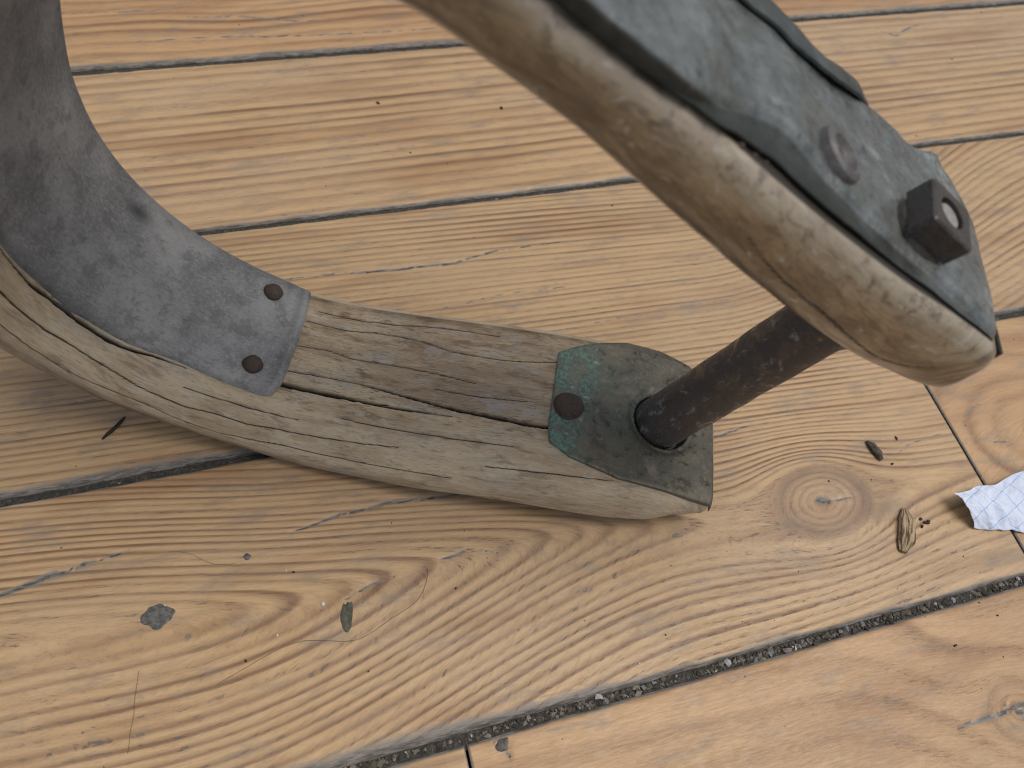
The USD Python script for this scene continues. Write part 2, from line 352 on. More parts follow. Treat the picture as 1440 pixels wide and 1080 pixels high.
# ------------------------------------------------------------------ the stirrup's shape: a bent bar in its own frame (x to the open end, y from the lower to the upper arm, z to the near side)
RV, ORG, GAP = np.array([1.566039, -0.099822, -0.534276]), np.array([81.537248, 73.006428, 15.415689]), 69.011342
AL, KK, W0, W1, TH, LL, W2, RB = 0.084727, 0.005399, 20.907238, -0.002356, 12.784434, 79.726396, 0.00016, 41.850824
GS = np.array([-17, -8, 0, 25, 55, 85, 115, 150, 200.])
GG = np.array([[-0.89, 0.77, 3.1, 4.87, 4.87, 2.5, -0.09, 0.78, 1.23], [0.66, 1.1, 2.08, 1.36, 0.65, 1.26, 1.46, 0.7, -0.43], [-1.46, -0.2, 0.67, 1.2, 1.29, 0.72, 0.15, 0.4, 0.5],
               [5.33, 0.95, 0.45, 0.29, 1.17, 0.23, -0.24, -0.12, -0.08], [-0.13, 2.5, 3.41, 4.07, 2.7, -1.79, -0.9, -0.49, -0.32], [-4.3, -0.43, 1.16, -0.63, -3.29, -1.65, -0.8, -0.38, -0.22]])
_th = np.linalg.norm(RV); _k = RV / _th; _K = np.array([[0, -_k[2], _k[1]], [_k[2], 0, -_k[0]], [-_k[1], _k[0], 0]])
SR = np.eye(3) + math.sin(_th) * _K + (1 - math.cos(_th)) * _K @ _K
def to_world(p): return np.asarray(p, float) @ SR.T + ORG
def project(P):
    c = (np.asarray(P) - CAM_P) @ CAM_R.T
    return np.stack([720 + 1081 * c[..., 0] / c[..., 2], 540 + 1081 * c[..., 1] / c[..., 2]], -1)

_s = np.arange(-24, 240.001, .5)
_phi = np.pi + AL + KK * _s - np.logaddexp(0, (_s - LL) / 8.) * 8 / RB
_phi = np.maximum(_phi, np.pi / 2)
_X = np.r_[0, np.cumsum(np.cos((_phi[1:] + _phi[:-1]) / 2)) * .5]; _Y = np.r_[0, np.cumsum(np.sin((_phi[1:] + _phi[:-1]) / 2)) * .5]
_X -= np.interp(0, _s, _X); _Y -= np.interp(0, _s, _Y)
S_MID = float(_s[np.argmax((_Y >= GAP / 2) & (_s > 60))])
def arm(s, upper=False):
    """Base curve of an arm at arc position s from the bolt: x, y, outward normal (x, y), half width."""
    s = np.asarray(s, float)
    x, y, ph = np.interp(s, _s, _X), np.interp(s, _s, _Y), np.interp(s, _s, _phi)
    ox, oy = -np.sin(ph), np.cos(ph)
    d = np.clip(s, 0, None)
    return (x, GAP - y, ox, -oy, np.minimum(W0 + W1 * d + W2 * d * d, 45)) if upper else (x, y, ox, oy, np.minimum(W0 + W1 * d + W2 * d * d, 45))
def prof(k, s): return PchipInterpolator(GS, GG[k])(np.clip(s, -17, 200))
def arm_point(s, d, z, upper=False):
    x, y, ox, oy, w = arm(s, upper)
    return to_world(np.stack([x + ox * d, y + oy * d, np.broadcast_to(z, np.shape(x))], -1))

# ------------------------------------------------------------------ wooden frame of the stirrup
UPPER_IN = [-5.6, -4.2, -3.8, -2.6, -1.2, -0.7, -1.1, -1.2, -2.6, -2.9, 0]
def wood_frame_mesh():
    S_END = -16.4
    sl = np.concatenate([np.arange(S_END, 125, .45), np.arange(125, S_MID, 1.0)])
    su = np.concatenate([np.arange(-18.9, 110, .6), np.arange(110, S_MID, 1.5)])[::-1]
    def sec(s, upper):
        x, y, ox, oy, w = arm(s, upper)
        if not upper: di, do, zn, zf = 0 * s, TH + prof(2, s), w + prof(0, s), w + prof(1, s)
        else: di, do, zn, zf = prof(3, s) + np.interp(s, [-19, -8, 0, 12, 25, 40, 55, 70, 85, 104, 132], UPPER_IN), TH + prof(4, s), w, w + prof(5, s) - .4
        return np.stack([x, y, ox, oy, di, do, zn, zf], 1)
    A, B = sec(sl, False), sec(su, True)
    T = np.vstack([A, B]); s_all = np.r_[sl, su]; up = np.r_[np.zeros(len(sl), bool), np.ones(len(su), bool)]
    sig = np.r_[0, np.cumsum(np.linalg.norm(np.diff(T[:, :2], axis=0), axis=1))]
    mid = sig[len(sl) - 1]; wgt = np.exp(-((sig - mid) / 22.) ** 2)[:, None]
    T = T * (1 - wgt) + gaussian_filter1d(T, 9, axis=0, mode='nearest') * wgt
    T[:, 2:4] /= np.linalg.norm(T[:, 2:4], axis=1)[:, None]
    # tapering ends
    tl = np.where(up, 0, np.clip((14 - s_all) / 31.5, 0, 1)); tu = np.where(up, np.clip((-10 - s_all) / 12.0, 0, 1), 0)
    th = T[:, 5] - T[:, 4]
    T[:, 5] -= th * .72 * tl ** 2.2
    T[:, 7] *= 1 - .36 * np.where(up, 1.5 * np.clip((-6 - s_all) / 12.9, 0, 1), np.clip((-5 - s_all) / 11.4, 0, 1)) ** 2
    T[:, 4] += th * (1 - np.sqrt(1 - .9 * tu ** 2)) * .05
    T[:, 6] -= 0.2 * np.where(up, np.clip((-12 - s_all) / 9.6, 0, 1), 0) ** 2
    N = len(T)
    q = np.linspace(0, np.pi / 2, 20)
    di, do, zn, zf = T[:, 4:5], T[:, 5:6], T[:, 6:7], T[:, 7:8]; th = do - di
    wz = np.minimum(1, (zn + zf) / 40)
    rin, ron, rof, rif = np.where(up, 7.0 - 3.5 * sm(-s_all, 8, 18), 8.5 - 3.6 * (1 - sm(s_all, 18, 48)))[:, None] * wz, 3.6 * wz, 3.6 * wz, 2.6 * wz      # z radii of the four corners
    din, don, dof, dif = np.where(up, .46, .52)[:, None] * th, .30 * th, .32 * th, .28 * th
    uf = np.linspace(0, 1, 150)[None]
    parts = []
    def add(z, d): parts.append(np.stack([np.broadcast_to(z, (N, z.shape[1])), np.broadcast_to(d, (N, z.shape[1]))], -1))
    crown = 0.35 * np.sin(np.pi * uf)
    add(-zf + rif + (zn - rin + zf - rif) * uf, di - 0 * uf + .0 * crown)                               # inner face, far to near
    q1 = np.linspace(0, np.pi / 2, 52)
    add(zn - rin + rin * np.sin(q1)[None, 1:], di + din * (1 - np.cos(q1))[None, 1:])                     # near shoulder
    uu = np.linspace(0, 1, 14)[None, 1:]; add(zn + 0 * uu, di + din + (th - din - don) * uu)
    add(zn - ron * (1 - np.cos(q[1:]))[None], do - don * (1 - np.sin(q[1:]))[None])
    uo = np.linspace(0, 1, 50)[None, 1:]; add(zn - ron + (-zf + rof - zn + ron) * uo, do + .6 * np.sin(np.pi * uo))
    add(-zf + rof * (1 - np.sin(q[1:]))[None], do - dof * (1 - np.cos(q[1:]))[None])
    add(-zf + 0 * uu, do - dof + (di + dif - do + dof) * uu)
    add(-zf + rif * (1 - np.cos(q[1:-1]))[None], di + dif * (1 - np.sin(q[1:-1]))[None])
    R = np.concatenate(parts, 1); M = R.shape[1]
    # round the very ends
    for idx in (np.arange(5), np.arange(N - 1, N - 6, -1)):
        c = R[idx].mean(1, keepdims=True)
        for j, i in enumerate(idx):
            R[i] = c[j] + (R[i] - c[j]) * math.sqrt(1 - (1 - (j + .35) / 5.35) ** 2) if j < 5 else R[i]
    c = np.concatenate([np.zeros((N, 1)), np.cumsum(np.linalg.norm(np.diff(R, axis=1), axis=2), axis=1)], 1)
    z, d = R[..., 0], R[..., 1]
    return T, s_all, up, sig, z, d, c
WT, WS, WUP, WSIG, WZ, WD, WC = wood_frame_mesh()
# ---SPLIT
def wood_points(d): return to_world(np.stack([WT[:, 0:1] + WT[:, 2:3] * d, WT[:, 1:2] + WT[:, 3:4] * d, WZ], -1))
# ------------------------------------------------------------------ stirrup materials
def wood_material():
    m = Mat('weathered_wood'); gc = m.attr('grain', 'vector'); zone = m.attr('zone')
    n1 = m.noise(m.mul3(gc, (.035, .16, 1)), 1.0, 5.0, .62)
    n2 = m.noise(m.mul3(gc, (.10, .35, 1)), 1.0, 5.0, .68, .4)
    n3 = m.noise(m.mul3(gc, (.06, .10, 1)), 1.0, 4.0, .6, .3)
    fib = m.noise(m.mul3(gc, (.09, 1.9, 1)), 1.0, 6.0, .74)
    fine = m.noise(m.mul3(gc, (.55, 7.0, 1)), 1.0, 3.0, .6)
    pol = m.attr('polish')
    base = m.mix(m.rng(n1, .38, .62), (.325, .240, .148), (.465, .365, .238))
    base = m.mix(m.rng(n3, .50, .68, 0, .55), base, (.325, .302, .260))
    base = m.mix(m.rng(n2, .52, .64, 0, .80), base, (.165, .108, .066))
    n4 = m.noise(m.mul3(gc, (.13, .40, 1.7)), 1.0, 6.0, .72, .3)
    base = m.mix(m.math('multiply', m.rng(n4, .53, .62), m.math('add', .55, m.math('multiply', pol, .35))), base, (.465, .415, .330))
    # the middle of the tread side is redder and darker, the shoulder paler
    base = m.mix(m.math('multiply', zone, m.rng(n1, .30, .7, .55, .15)), base, (.235, .170, .120))
    base = m.mix(m.math('multiply', zone, m.rng(m.noise(m.mul3(gc, (.09, .22, 1)), 1.0, 4.0, .65), .53, .64, 0, .62)), base, (.345, .33, .305))
    base = m.mix(m.math('multiply', m.attr('worn'), m.rng(n2, .30, .56, .30, .90)), base, (.085, .054, .031))  # browned wood; under the upper arm, shade put into the colour
    base = m.mix(m.rng(fib, .48, .72, 0, .55), base, m.mix(1.0, base, (.42, .35, .29), 'multiply'))
    chk = m.noise(m.mul3(gc, (.045, 3.4, 1)), 1.0, 3.0, .6)
    check = m.math('multiply', m.rng(chk, .63, .70), m.rng(n3, .36, .56))
    base = m.mix(m.math('multiply', check, .6), base, (.045, .034, .025))
    spk = m.noise(m.mul3(gc, (1.1, 2.2, 1)), 1.0, 2.0, .5)
    base = m.mix(m.rng(spk, .66, .76, 0, .5), base, (.10, .07, .045))
    base = m.mix(m.rng(fine, .46, .70, 0, .50), base, m.mix(1.0, base, (.50, .43, .36), 'multiply'))
    base = m.mix(m.rng(fine, .44, .30, 0, .30), base, (.52, .46, .37))
    pr = m.noise(m.mul3(gc, (.30, 3.6, 1)), 1.0, 3.0, .6)
    base = m.mix(m.math('multiply', m.rng(pr, .585, .66), m.rng(n1, .40, .60, .30, .95)), base, (.055, .040, .028))
    base = m.mix(m.math('multiply', pol, m.rng(n3, .3, .7, .35, .85)), base, m.mix(1.0, base, (.86, .70, .50), 'multiply'))
    base = m.mix(m.math('multiply', m.attr('pale'), m.rng(n1, .3, .6, .3, .75)), base, (.44, .385, .290))
    mot = m.noise(m.mul3(gc, (.22, .30, 1)), 1.0, 5.0, .7, .4)
    base = m.mix(m.math('multiply', pol, m.rng(mot, .50, .64, 0, .75)), base, (.125, .082, .048))
    base = m.mix(m.math('multiply', pol, .55), base, m.mix(1.0, base, (.66, .62, .55), 'multiply'))
    base = m.mix(m.math('multiply', pol, m.rng(mot, .42, .32, 0, .55)), base, (.47, .425, .35))
    crack_and_gap_shade = m.attr('crack_and_gap_shade')
    base = m.mix(m.rng(crack_and_gap_shade, .12, .8, 0, .96), base, (.022, .018, .014))  # dark cracks, and the painted shade under the sheet cover
    h = m.math('add', m.math('multiply', fib, .7), m.math('add', m.math('multiply', fine, .35), m.math('multiply', check, -1.2)))
    rough = m.math('add', m.rng(n2, .3, .7, .62, .78), m.math('multiply', pol, -.36))
    return m.done(base_color=base, roughness=rough, specular_ior_level=m.math('multiply_add', pol, .45, .25), coat_weight=m.math('multiply', pol, m.rng(n2, .35, .6, 1.0, .5)), coat_roughness=.20, coat_ior=1.6, normal=m.bump(h, .00014, .6))

def leather_material():
    m = Mat('grey_leather'); p = m.attr('grain', 'vector')
    a = m.noise(m.mul3(p, (.055, .055, 1)), 1.0, 5.0, .65); b = m.noise(m.mul3(p, (.9, 1.5, 1)), 1.0, 6.0, .76); c = m.noise(m.mul3(p, (.16, .16, 1)), 1.0, 6.0, .72)
    col = m.mix(m.rng(a, .38, .62), (.172, .170, .165), (.280, .275, .264))
    col = m.mix(m.rng(b, .47, .62, 0, .55), col, (.315, .318, .318))
    col = m.mix(m.rng(b, .44, .33, 0, .65), col, (.060, .062, .066))
    col = m.mix(m.rng(c, .50, .62, 0, .60), col, (.125, .120, .116))
    col = m.mix(m.attr('darkening'), col, (.035, .036, .040))
    v = m('voronoi_texture', 'distance', dimensions='3D', feature='f1', vector=p, scale=2.2)
    return m.done(base_color=col, roughness=.86, specular_ior_level=.22, sheen_weight=.05, normal=m.bump(m.math('add', m.math('multiply', b, 1.0), m.math('multiply', v, .25)), .00022, .8))

def metal_material(name, stops, patina, pat_rng, metallic, r0, r1, scale=.12, bumpd=.00018, extra=None, edge=False):
    m = Mat(name); p = m.pos()
    a = m.noise(p, scale, 5.0, .65, .3); b = m.noise(p, scale * 5, 5.0, .68); c = m.noise(p, scale * 16, 4.0, .65)
    col = m.ramp(m.math('add', m.math('multiply', a, .65), m.math('multiply', b, .35)), stops)
    pm = m.rng(m.noise(p, scale * 1.7, 5.0, .7, .5), *pat_rng)
    col = m.mix(pm, col, patina)
    if extra: col = m.mix(m.rng(c, extra[1], extra[2], 0, extra[3]), col, extra[0])
    if edge:
        sp = m.noise(p, .42, 5.0, .72, .4)
        col = m.mix(m.rng(sp, .54, .70, 0, .55), col, (.265, .295, .32)); col = m.mix(m.rng(sp, .43, .32, 0, .7), col, (.045, .047, .040))
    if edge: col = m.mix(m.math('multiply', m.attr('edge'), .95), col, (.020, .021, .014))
    met = m.math('multiply', m.math('subtract', 1.0, m.math('multiply', pm, .85)), metallic)
    return m.done(base_color=col, metallic=met, roughness=m.rng(b, .3, .7, r0, r1), specular_ior_level=.4, normal=m.bump(m.math('add', m.math('multiply', b, .8), m.math('multiply', c, .4)), bumpd, .7))

def verdigris_material():
    m = Mat('tarnished_brass'); p = m.pos()
    a = m.noise(p, .11, 5.0, .66, .5); b = m.noise(p, .30, 5.0, .68, .3); c = m.noise(p, 1.1, 5.0, .7)
    col = m.ramp(a, [(.25, (.042, .038, .028)), (.42, (.122, .106, .076)), (.58, (.085, .079, .060)), (.75, (.19, .165, .125))])
    col = m.mix(m.rng(b, .53, .66, 0, .9), col, (.035, .031, .022))
    col = m.mix(m.rng(b, .42, .30, 0, .5), col, (.185, .150, .092))
    g = m.math('multiply', m.attr('green'), m.rng(b, .38, .60, .20, .95), clamp=True)
    col = m.mix(g, col, m.mix(m.rng(c, .4, .62), (.042, .098, .068), (.130, .225, .175)))
    lite = m.math('multiply', m.rng(m.noise(p, .45, 4.0, .7), .60, .70), m.math('add', .25, g), clamp=True)
    col = m.mix(lite, col, (.25, .30, .275))
    met = m.math('multiply', m.math('subtract', 1.0, g), .42, clamp=True)
    return m.done(base_color=col, metallic=met, roughness=m.rng(b, .3, .7, .40, .60), normal=m.bump(m.math('add', b, m.math('multiply', c, .4)), .00030, .6))

def rust_material(name, dark, mid, light, metallic, r0, r1, scale=.35, spec=.5):
    m = Mat(name); p = m.pos()
    a = m.noise(p, scale, 5.0, .7, .3); c = m.noise(p, scale * 6, 4.0, .7)
    col = m.ramp(a, [(.28, dark), (.5, mid), (.68, dark), (.8, light)])
    col = m.mix(m.rng(c, .55, .72, 0, .55), col, light)
    if spec > .9:
        worn = m.rng(m.noise(m.mul3(p, (1, 1, .6)), scale * 1.9, 6.0, .75, .6), .555, .66)  # pale metal patches, put in to give the tube glints
        col = m.mix(m.math('multiply', worn, .8), col, (.30, .285, .28)); metallic = m.math('multiply', worn, .85)
    return m.done(base_color=col, metallic=metallic, roughness=(m.rng(m.noise(p, scale * 1.3, 6.0, .72, .5), .50, .60, r1, r0) if spec > .9 else m.rng(c, .3, .7, r0, r1)), specular_ior_level=spec, normal=m.bump(m.math('add', m.math('multiply', a, .6), m.math('multiply', c, .6)), .0003 if spec > .9 else .0002, .9))

WOOD, LEATHER, BRASS = wood_material(), leather_material(), verdigris_material()
SHEET = metal_material('grey_sheet_metal', [(.30, (.060, .064, .058)), (.44, (.160, .168, .158)), (.56, (.225, .236, .226)), (.70, (.40, .42, .42))], (.070, .068, .046), (.50, .70, 0, .75), .66, .24, .44, .085, .00035, ((.10, .11, .11), .58, .74, .35), True)
SHEET_EDGE = metal_material('olive_sheet_metal', [(.3, (.04, .045, .042)), (.5, (.085, .094, .090)), (.7, (.17, .185, .185))], (.07, .066, .042), (.45, .70, 0, .7), .6, .38, .55, .1)
TUBE = rust_material('rusted_iron_tube', (.016, .0125, .011), (.036, .0245, .019), (.060, .042, .031), .15, .15, .60, .20, .95)
RUST = rust_material('rusted_rivet', (.022, .016, .013), (.064, .037, .025), (.105, .078, .060), .15, .55, .75, .6)
NUT = rust_material('dark_iron', (.036, .031, .027), (.080, .068, .058), (.16, .145, .13), .6, .26, .42, .45, .8)
STEEL = rust_material('worn_bolt_steel', (.22, .20, .18), (.40, .38, .35), (.52, .50, .46), .5, .4, .55, .5)

stirrup = thing('stirrup', 'weathered bentwood stirrup with metal plates, grey leather tread and rusty crossbar, lying across the floorboards', 'stirrup')
SL = np.nonzero(~WUP)[0]; SU = np.nonzero(WUP)[0]
def sigma(s, upper=False):
    if upper: return np.interp(np.asarray(s, float), WS[SU][::-1], WSIG[SU][::-1])
    return np.interp(np.asarray(s, float), WS[SL], WSIG[SL])
def bar(sig, d, z):
    """Point of the stirrup at arc length sig along the whole bar, offset d outwards and z across."""
    c = [np.interp(sig, WSIG, WT[:, k]) for k in range(4)]
    n = np.hypot(c[2], c[3])
    return to_world(np.stack(np.broadcast_arrays(c[0] + c[2] / n * d, c[1] + c[3] / n * d, z), -1))
_in = slice(0, 200)
def wood_inner(s, z, up=False):
    """Depth d of the lower arm's inner surface at (s, z)."""
    i = np.clip(np.searchsorted(WS[SL], np.ravel(s)), 0, len(SL) - 1); out = np.empty(len(i))
    zr = np.ravel(z)
    for k in np.unique(i):
        m = i == k; zz, dd = WZ[k, _in], WD[k, _in]
        out[m] = np.interp(zr[m], zz, dd) + np.interp(zr[m], [zz[0] - 2.5, zz[0]], [1.4, 0])
    return out.reshape(np.shape(z))

# --- wooden frame with its checks and splits
CRACKS = [([(99.9, 28.8), (90.7, 28.65), (79.5, 28.94), (68.2, 29.6), (60.6, 29.5), (54, 29.6)], .60, 3.6, 'l'),
          ([(98.4, 24.5), (84.5, 23.9), (69.1, 25.5), (60.1, 26.6), (50.2, 27.7), (43.0, 27.95), (34.5, 28.6), (27, 28.3)], .45, 3.0, 'r'),
          ([(98, 8.2), (88.5, 8.3), (76.8, 7.6), (66.9, 8.2), (57, 10.2), (45.3, 10.6), (27, 7.9)], .20, .9, 'm'),
          ([(99, 16.8), (90.3, 15.8), (82.6, 16.9), (73.6, 17.0), (62, 17.6), (50, 19)], .18, .8, 'm'),
          ([(165, 43.4), (153, 43.1), (146, 42.5), (137, 42.4), (128, 42.9), (119.5, 42.8), (111.4, 41.8), (104.7, 41.7), (94.8, 40.8), (80, 40.6), (66, 40.2)], .26, 1.0, 'l'),
          ([(159, 48.1), (150, 47.9), (143, 47.9), (134, 47.1), (126, 46.4), (118.2, 46.9), (110, 47), (105, 46), (100.6, 45.5), (93.9, 44.7), (82, 45.1), (74, 45.3)], .26, 1.0, 'm'),
          ([(172, 37), (161, 37.5), (155, 37), (149, 36.8), (142, 36.7), (135, 36.1), (129, 34.6), (121, 33.6)], .55, 2.6, 'm'),
          ([(75, 45.4), (62, 45.8), (52, 45.9)], .2, .7, 'm'), ([(82, 34.8), (66.9, 35.5), (52.5, 35.6), (38, 35.5)], .18, .7, 'm'), ([(96, 4.2), (80, 4.3), (60, 3.0), (46, 3.2)], .16, .6, 'm'),
          ([(60, 22.4), (48, 22.6), (36, 22.2)], .14, .5, 'm'), ([(44, 41.6), (30, 41.2), (12, 40)], .16, .6, 'm'), ([(120, 38.5), (104, 37.6), (92, 37.4)], .2, .7, 'm')]
def build_wood():
    N, M = WZ.shape
    z, d = WZ.copy(), WD.copy()
    tz, td = np.gradient(z, axis=1), np.gradient(d, axis=1); L = np.hypot(tz, td) + 1e-9
    nz, nd = td / L, -tz / L                                   # outward normal in the section
    S, C = np.broadcast_to(WSIG[:, None], z.shape), WC
    low = ~WUP
    CRU = [([(40, 42.0), (28, 41.5), (14, 42.5), (2, 42), (-9, 43.5)], .22, .8, 'm')]
    crack_and_gap_shade = np.zeros_like(z); dep = np.zeros_like(z)
    for ci, (pts, w, deep, shape) in enumerate(CRACKS + CRU):
        side = low if ci < len(CRACKS) else WUP
        q = np.array(pts, float); q[:, 0] = sigma(q[:, 0], ci >= len(CRACKS))
        q = q if q[0, 0] < q[-1, 0] or ci < len(CRACKS) else q[::-1]
        xs = np.linspace(q[0, 0], q[-1, 0], int(abs(q[0, 0] - q[-1, 0]) / 1.3) + 2); o = np.argsort(q[:, 0])
        cc = PchipInterpolator(q[o, 0], q[o, 1])(xs) + 0.34 * (fbm(np.stack([xs / 4, xs * 0 + w * 9, xs * 0], -1), 4, 3) - .5)
        poly = np.stack([xs, cc], 1)
        m = side[:, None] & (C > cc.min() - 3) & (C < cc.max() + 3) & (S > xs.min() - 2) & (S < xs.max() + 2)
        dist, at = seg_dist(np.stack([S[m], C[m]], 1), poly)
        t = {'l': np.clip(1.02 - at, 0, 1) ** .6, 'r': np.clip(at * 1.3, .22, 1), 'm': np.clip(np.sin(np.pi * np.clip(at, .03, .97)), .25, 1)}[shape]
        var = .6 + .8 * fbm(np.stack([at * abs(xs[-1] - xs[0]) / 3, at * 0, at * 0 + w], -1), 3, 9)
        ww = w * t * var * (.72 if w < .3 else 1.0)
        a = np.clip(1.45 - dist / np.maximum(ww, .13), 0, 1)
        crack_and_gap_shade[m] = np.maximum(crack_and_gap_shade[m], a); dep[m] = np.maximum(dep[m], deep * t * np.clip(1.2 - dist / np.maximum(ww, .12), 0, 1) ** .8)
    # hollow for the tube's foot, and weathered relief
    g3 = np.stack([S / 26, C / 1.1, 0 * S], -1)
    rel = 0.09 * (fbm(g3, 4, 21) - .5) + 0.15 * (fbm(np.stack([S / 22, C / 9, 0 * S + 4], -1), 3, 22) - .5)
    fade = np.clip(np.minimum(np.arange(N), N - 1 - np.arange(N)) / 10, 0, 1)[:, None]
    rel = rel * fade * np.where(WUP, .35, 1.0)[:, None] - dep
    s2 = np.broadcast_to(WS[:, None], z.shape)
    hole = low[:, None] & ((s2 - TUBE_S) ** 2 + z ** 2 < 8.6 ** 2) & (C < 46)
    rel = rel - 4.0 * hole
    z2, d2 = z + nz * rel, d + nd * rel
    P = wood_points(d2); 
    c = [WT[:, k:k + 1] for k in range(4)]
    P = to_world(np.stack([c[0] + c[2] * d2, c[1] + c[3] * d2, z2], -1))
    v = P.reshape(-1, 3); f = grid_faces(N, M, True)
    a0, a1 = len(v), len(v) + 1; v = np.vstack([v, P[0].mean(0), P[-1].mean(0)]); j = np.arange(M); j2 = (j + 1) % M
    f = np.vstack([f, np.stack([j2, j, np.full(M, a0)], 1), np.stack([(N - 1) * M + j, (N - 1) * M + j2, np.full(M, a1)], 1)])
    if trimesh.Trimesh(v, f, process=False).volume < 0: f = f[:, ::-1]
    zone = (low[:, None] * sm(C, 1, 4) * (1 - sm(C, 27, 31)) * sm(-s2, -100, -60)) * 1.0
    tt = (d - WT[:, 4:5]) / (WT[:, 5:6] - WT[:, 4:5])
    brown_and_shade = low[:, None] * np.clip(np.exp(-((C - 51.5) / 2.2) ** 2) * sm(s2, 60, 110), 0, 1) * .9 + low[:, None] * np.exp(-((C - 0) / 1.8) ** 2) * .8
    brown_and_shade = brown_and_shade + WUP[:, None] * (.45 * sm(C, 45, 52 + 0 * C) * (1 - sm(C, 62, 70)) * 0 + 1.0 * (1 - sm(tt + .28 * (fbm(np.stack([S / 9, C / 5, 0 * S], -1), 4, 29) - .5), .36, .74)))  # upper arm: brown wood with the shade of its underside painted in
    pale = WUP[:, None] * sm(tt, .55, .95) + low[:, None] * .45 * sm(C, 30, 36) * (1 - sm(tt, .50, .80))
    gap_shade = WUP[:, None] * sm(d - (WT[:, 4:5] + .70 * (WT[:, 5:6] - WT[:, 4:5])), 0, 2) * (1 - sm(z, 17.9, 19.0)) * sm(z, 5, 8) * sm(s2, -17, -10)  # shade of the gap below the sheet, painted dark on the wood
    crack_and_gap_shade = np.maximum(crack_and_gap_shade, 1.0 * gap_shade)
    pol = np.broadcast_to(WUP[:, None] * 1.0, z.shape) * (1 - gap_shade)
    e = lambda x: np.r_[np.broadcast_to(x, z.shape).ravel(), 0, 0]
    gr = np.stack([e(S), e(C), e(0 * S)], -1)
    return obj('wooden_frame', v, f, WOOD, stirrup, True, {'grain': gr, 'zone': e(zone), 'worn': np.clip(e(brown_and_shade), 0, 1), 'crack_and_gap_shade': e(crack_and_gap_shade), 'polish': e(pol), 'pale': e(pale)})
TUBE_S = 0.6
build_wood()

def shell(name, top, bottom, mat, parent, attrs=None, smooth=True):
    """A thin closed plate from a grid of top points and the grid below it."""
    n, k = top.shape[:2]
    v = np.vstack([top.reshape(-1, 3), bottom.reshape(-1, 3)]); f = grid_faces(n, k); o = n * k
    b = np.concatenate([np.arange(k), np.arange(1, n) * k + k - 1, (n - 1) * k + np.arange(k - 2, -1, -1), np.arange(n - 2, 0, -1) * k]); b2 = np.roll(b, -1)
    F = np.vstack([f, f[:, ::-1] + o, np.stack([b2, b, b + o], 1), np.stack([b2, b + o, b2 + o], 1)])
    if trimesh.Trimesh(v, F, process=False).volume < 0: F = F[:, ::-1]
    at = {q: np.concatenate([x.reshape(n * k, *x.shape[2:])] * 2) for q, x in (attrs or {}).items()}
    return obj(name, v, F, mat, parent, smooth, at)

# --- leather tread riveted inside the bend
def build_leather():
    s0 = 98.3
    sig = np.arange(sigma(s0), sigma(96, True), .55); v = np.linspace(0, 1, 120)
    zn = np.interp(sig, [sigma(98), sigma(101), sigma(106), sigma(114), sigma(124), sigma(135), sigma(150), sigma(170), sigma(200), sigma(100, True)], [11.6, 12.4, 12.0, 11.7, 11.6, 13.2, 14.2, 14.2, 15, 13])
    zf = -np.interp(sig, WSIG, WT[:, 7]) + .6 + 1.5 * np.exp(-(sig - sig[0]) / 4)
    S, V = np.meshgrid(sig, v, indexing='ij')
    # slanting cut end: the near corner lies a little nearer the bend
    skew = (1 - sm(S, sig[0], sig[0] + 14)) * (1.6 * V ** 8 + 1.0 * (1 - V) ** 6 + .5 * (fbm(np.stack([V * 9, 0 * V, 0 * V], -1), 3, 2) - .5))
    S2 = S + skew
    Z = zf[:, None] + (zn - zf)[:, None] * V
    Z = Z + np.where(V > .9, .5 * (fbm(np.stack([S / 7, 0 * S, 0 * S], -1), 3, 6) - .5), 0) * (V - .9) * 10
    edge = np.minimum.reduce([(S2 - S2[0:1]) / 1.4, V * (zn - zf)[:, None] / 1.6, (1 - V) * (zn - zf)[:, None] / 1.3])
    thick = 2.0 * np.sqrt(np.clip(1 - (1 - np.clip(edge, 0, 1)) ** 2, .06, 1))
    lip = .30 * np.exp(-((S - sig[0] - 1.0) / 1.0) ** 2) - .12 * np.exp(-((S - sig[0] - 3.6) / 1.5) ** 2)
    n = .9 * (fbm(np.stack([S / 20, Z / 16, 0 * S], -1), 3, 41) - .5) + .14 * (fbm(np.stack([S / 2.2, Z / 2.2, 0 * S], -1), 4, 42) - .5)
    rv = 0
    for (a, b_) in LRIV: rv = rv - .45 * np.exp(-(((S - sigma(a)) ** 2 + (Z - b_) ** 2) / 14.0))
    d = -(thick + lip + (n + rv) * np.clip(edge, 0, 1))
    sink = 1.1 * sm(S, sigma(112), sigma(122)) * sm(V, .62, .98)             # bedded into the wood along the near edge
    top = bar(S2, d + sink, Z); bot = bar(S2, np.full_like(S2, .35) + sink, Z)
    st = .85 * np.exp(-(((S - sigma(148)) / 4.) ** 2 + ((Z + 17) / 2.2) ** 2)) + .25 * sm(S, sigma(168), sigma(205)) * (1 - .5 * V)  # dark stain spot; the leather also darkens up the bend
    st = np.clip(st + .40 * np.exp(-(V / .09) ** 2) + .5 * np.exp(-((1 - V) * 22 / 1.6) ** 2) * sm(S, sigma(125), sigma(150)) + .22 * np.exp(-((S - sig[0] - 2.6) / .7) ** 2), 0, 1)
    return shell('leather_tread', top, bot, LEATHER, stirrup, {'grain': np.stack([S, Z, 0 * S], -1), 'darkening': st})
LRIV = [(108.6, -17.6), (106.9, 5.4)]
leather = build_leather()

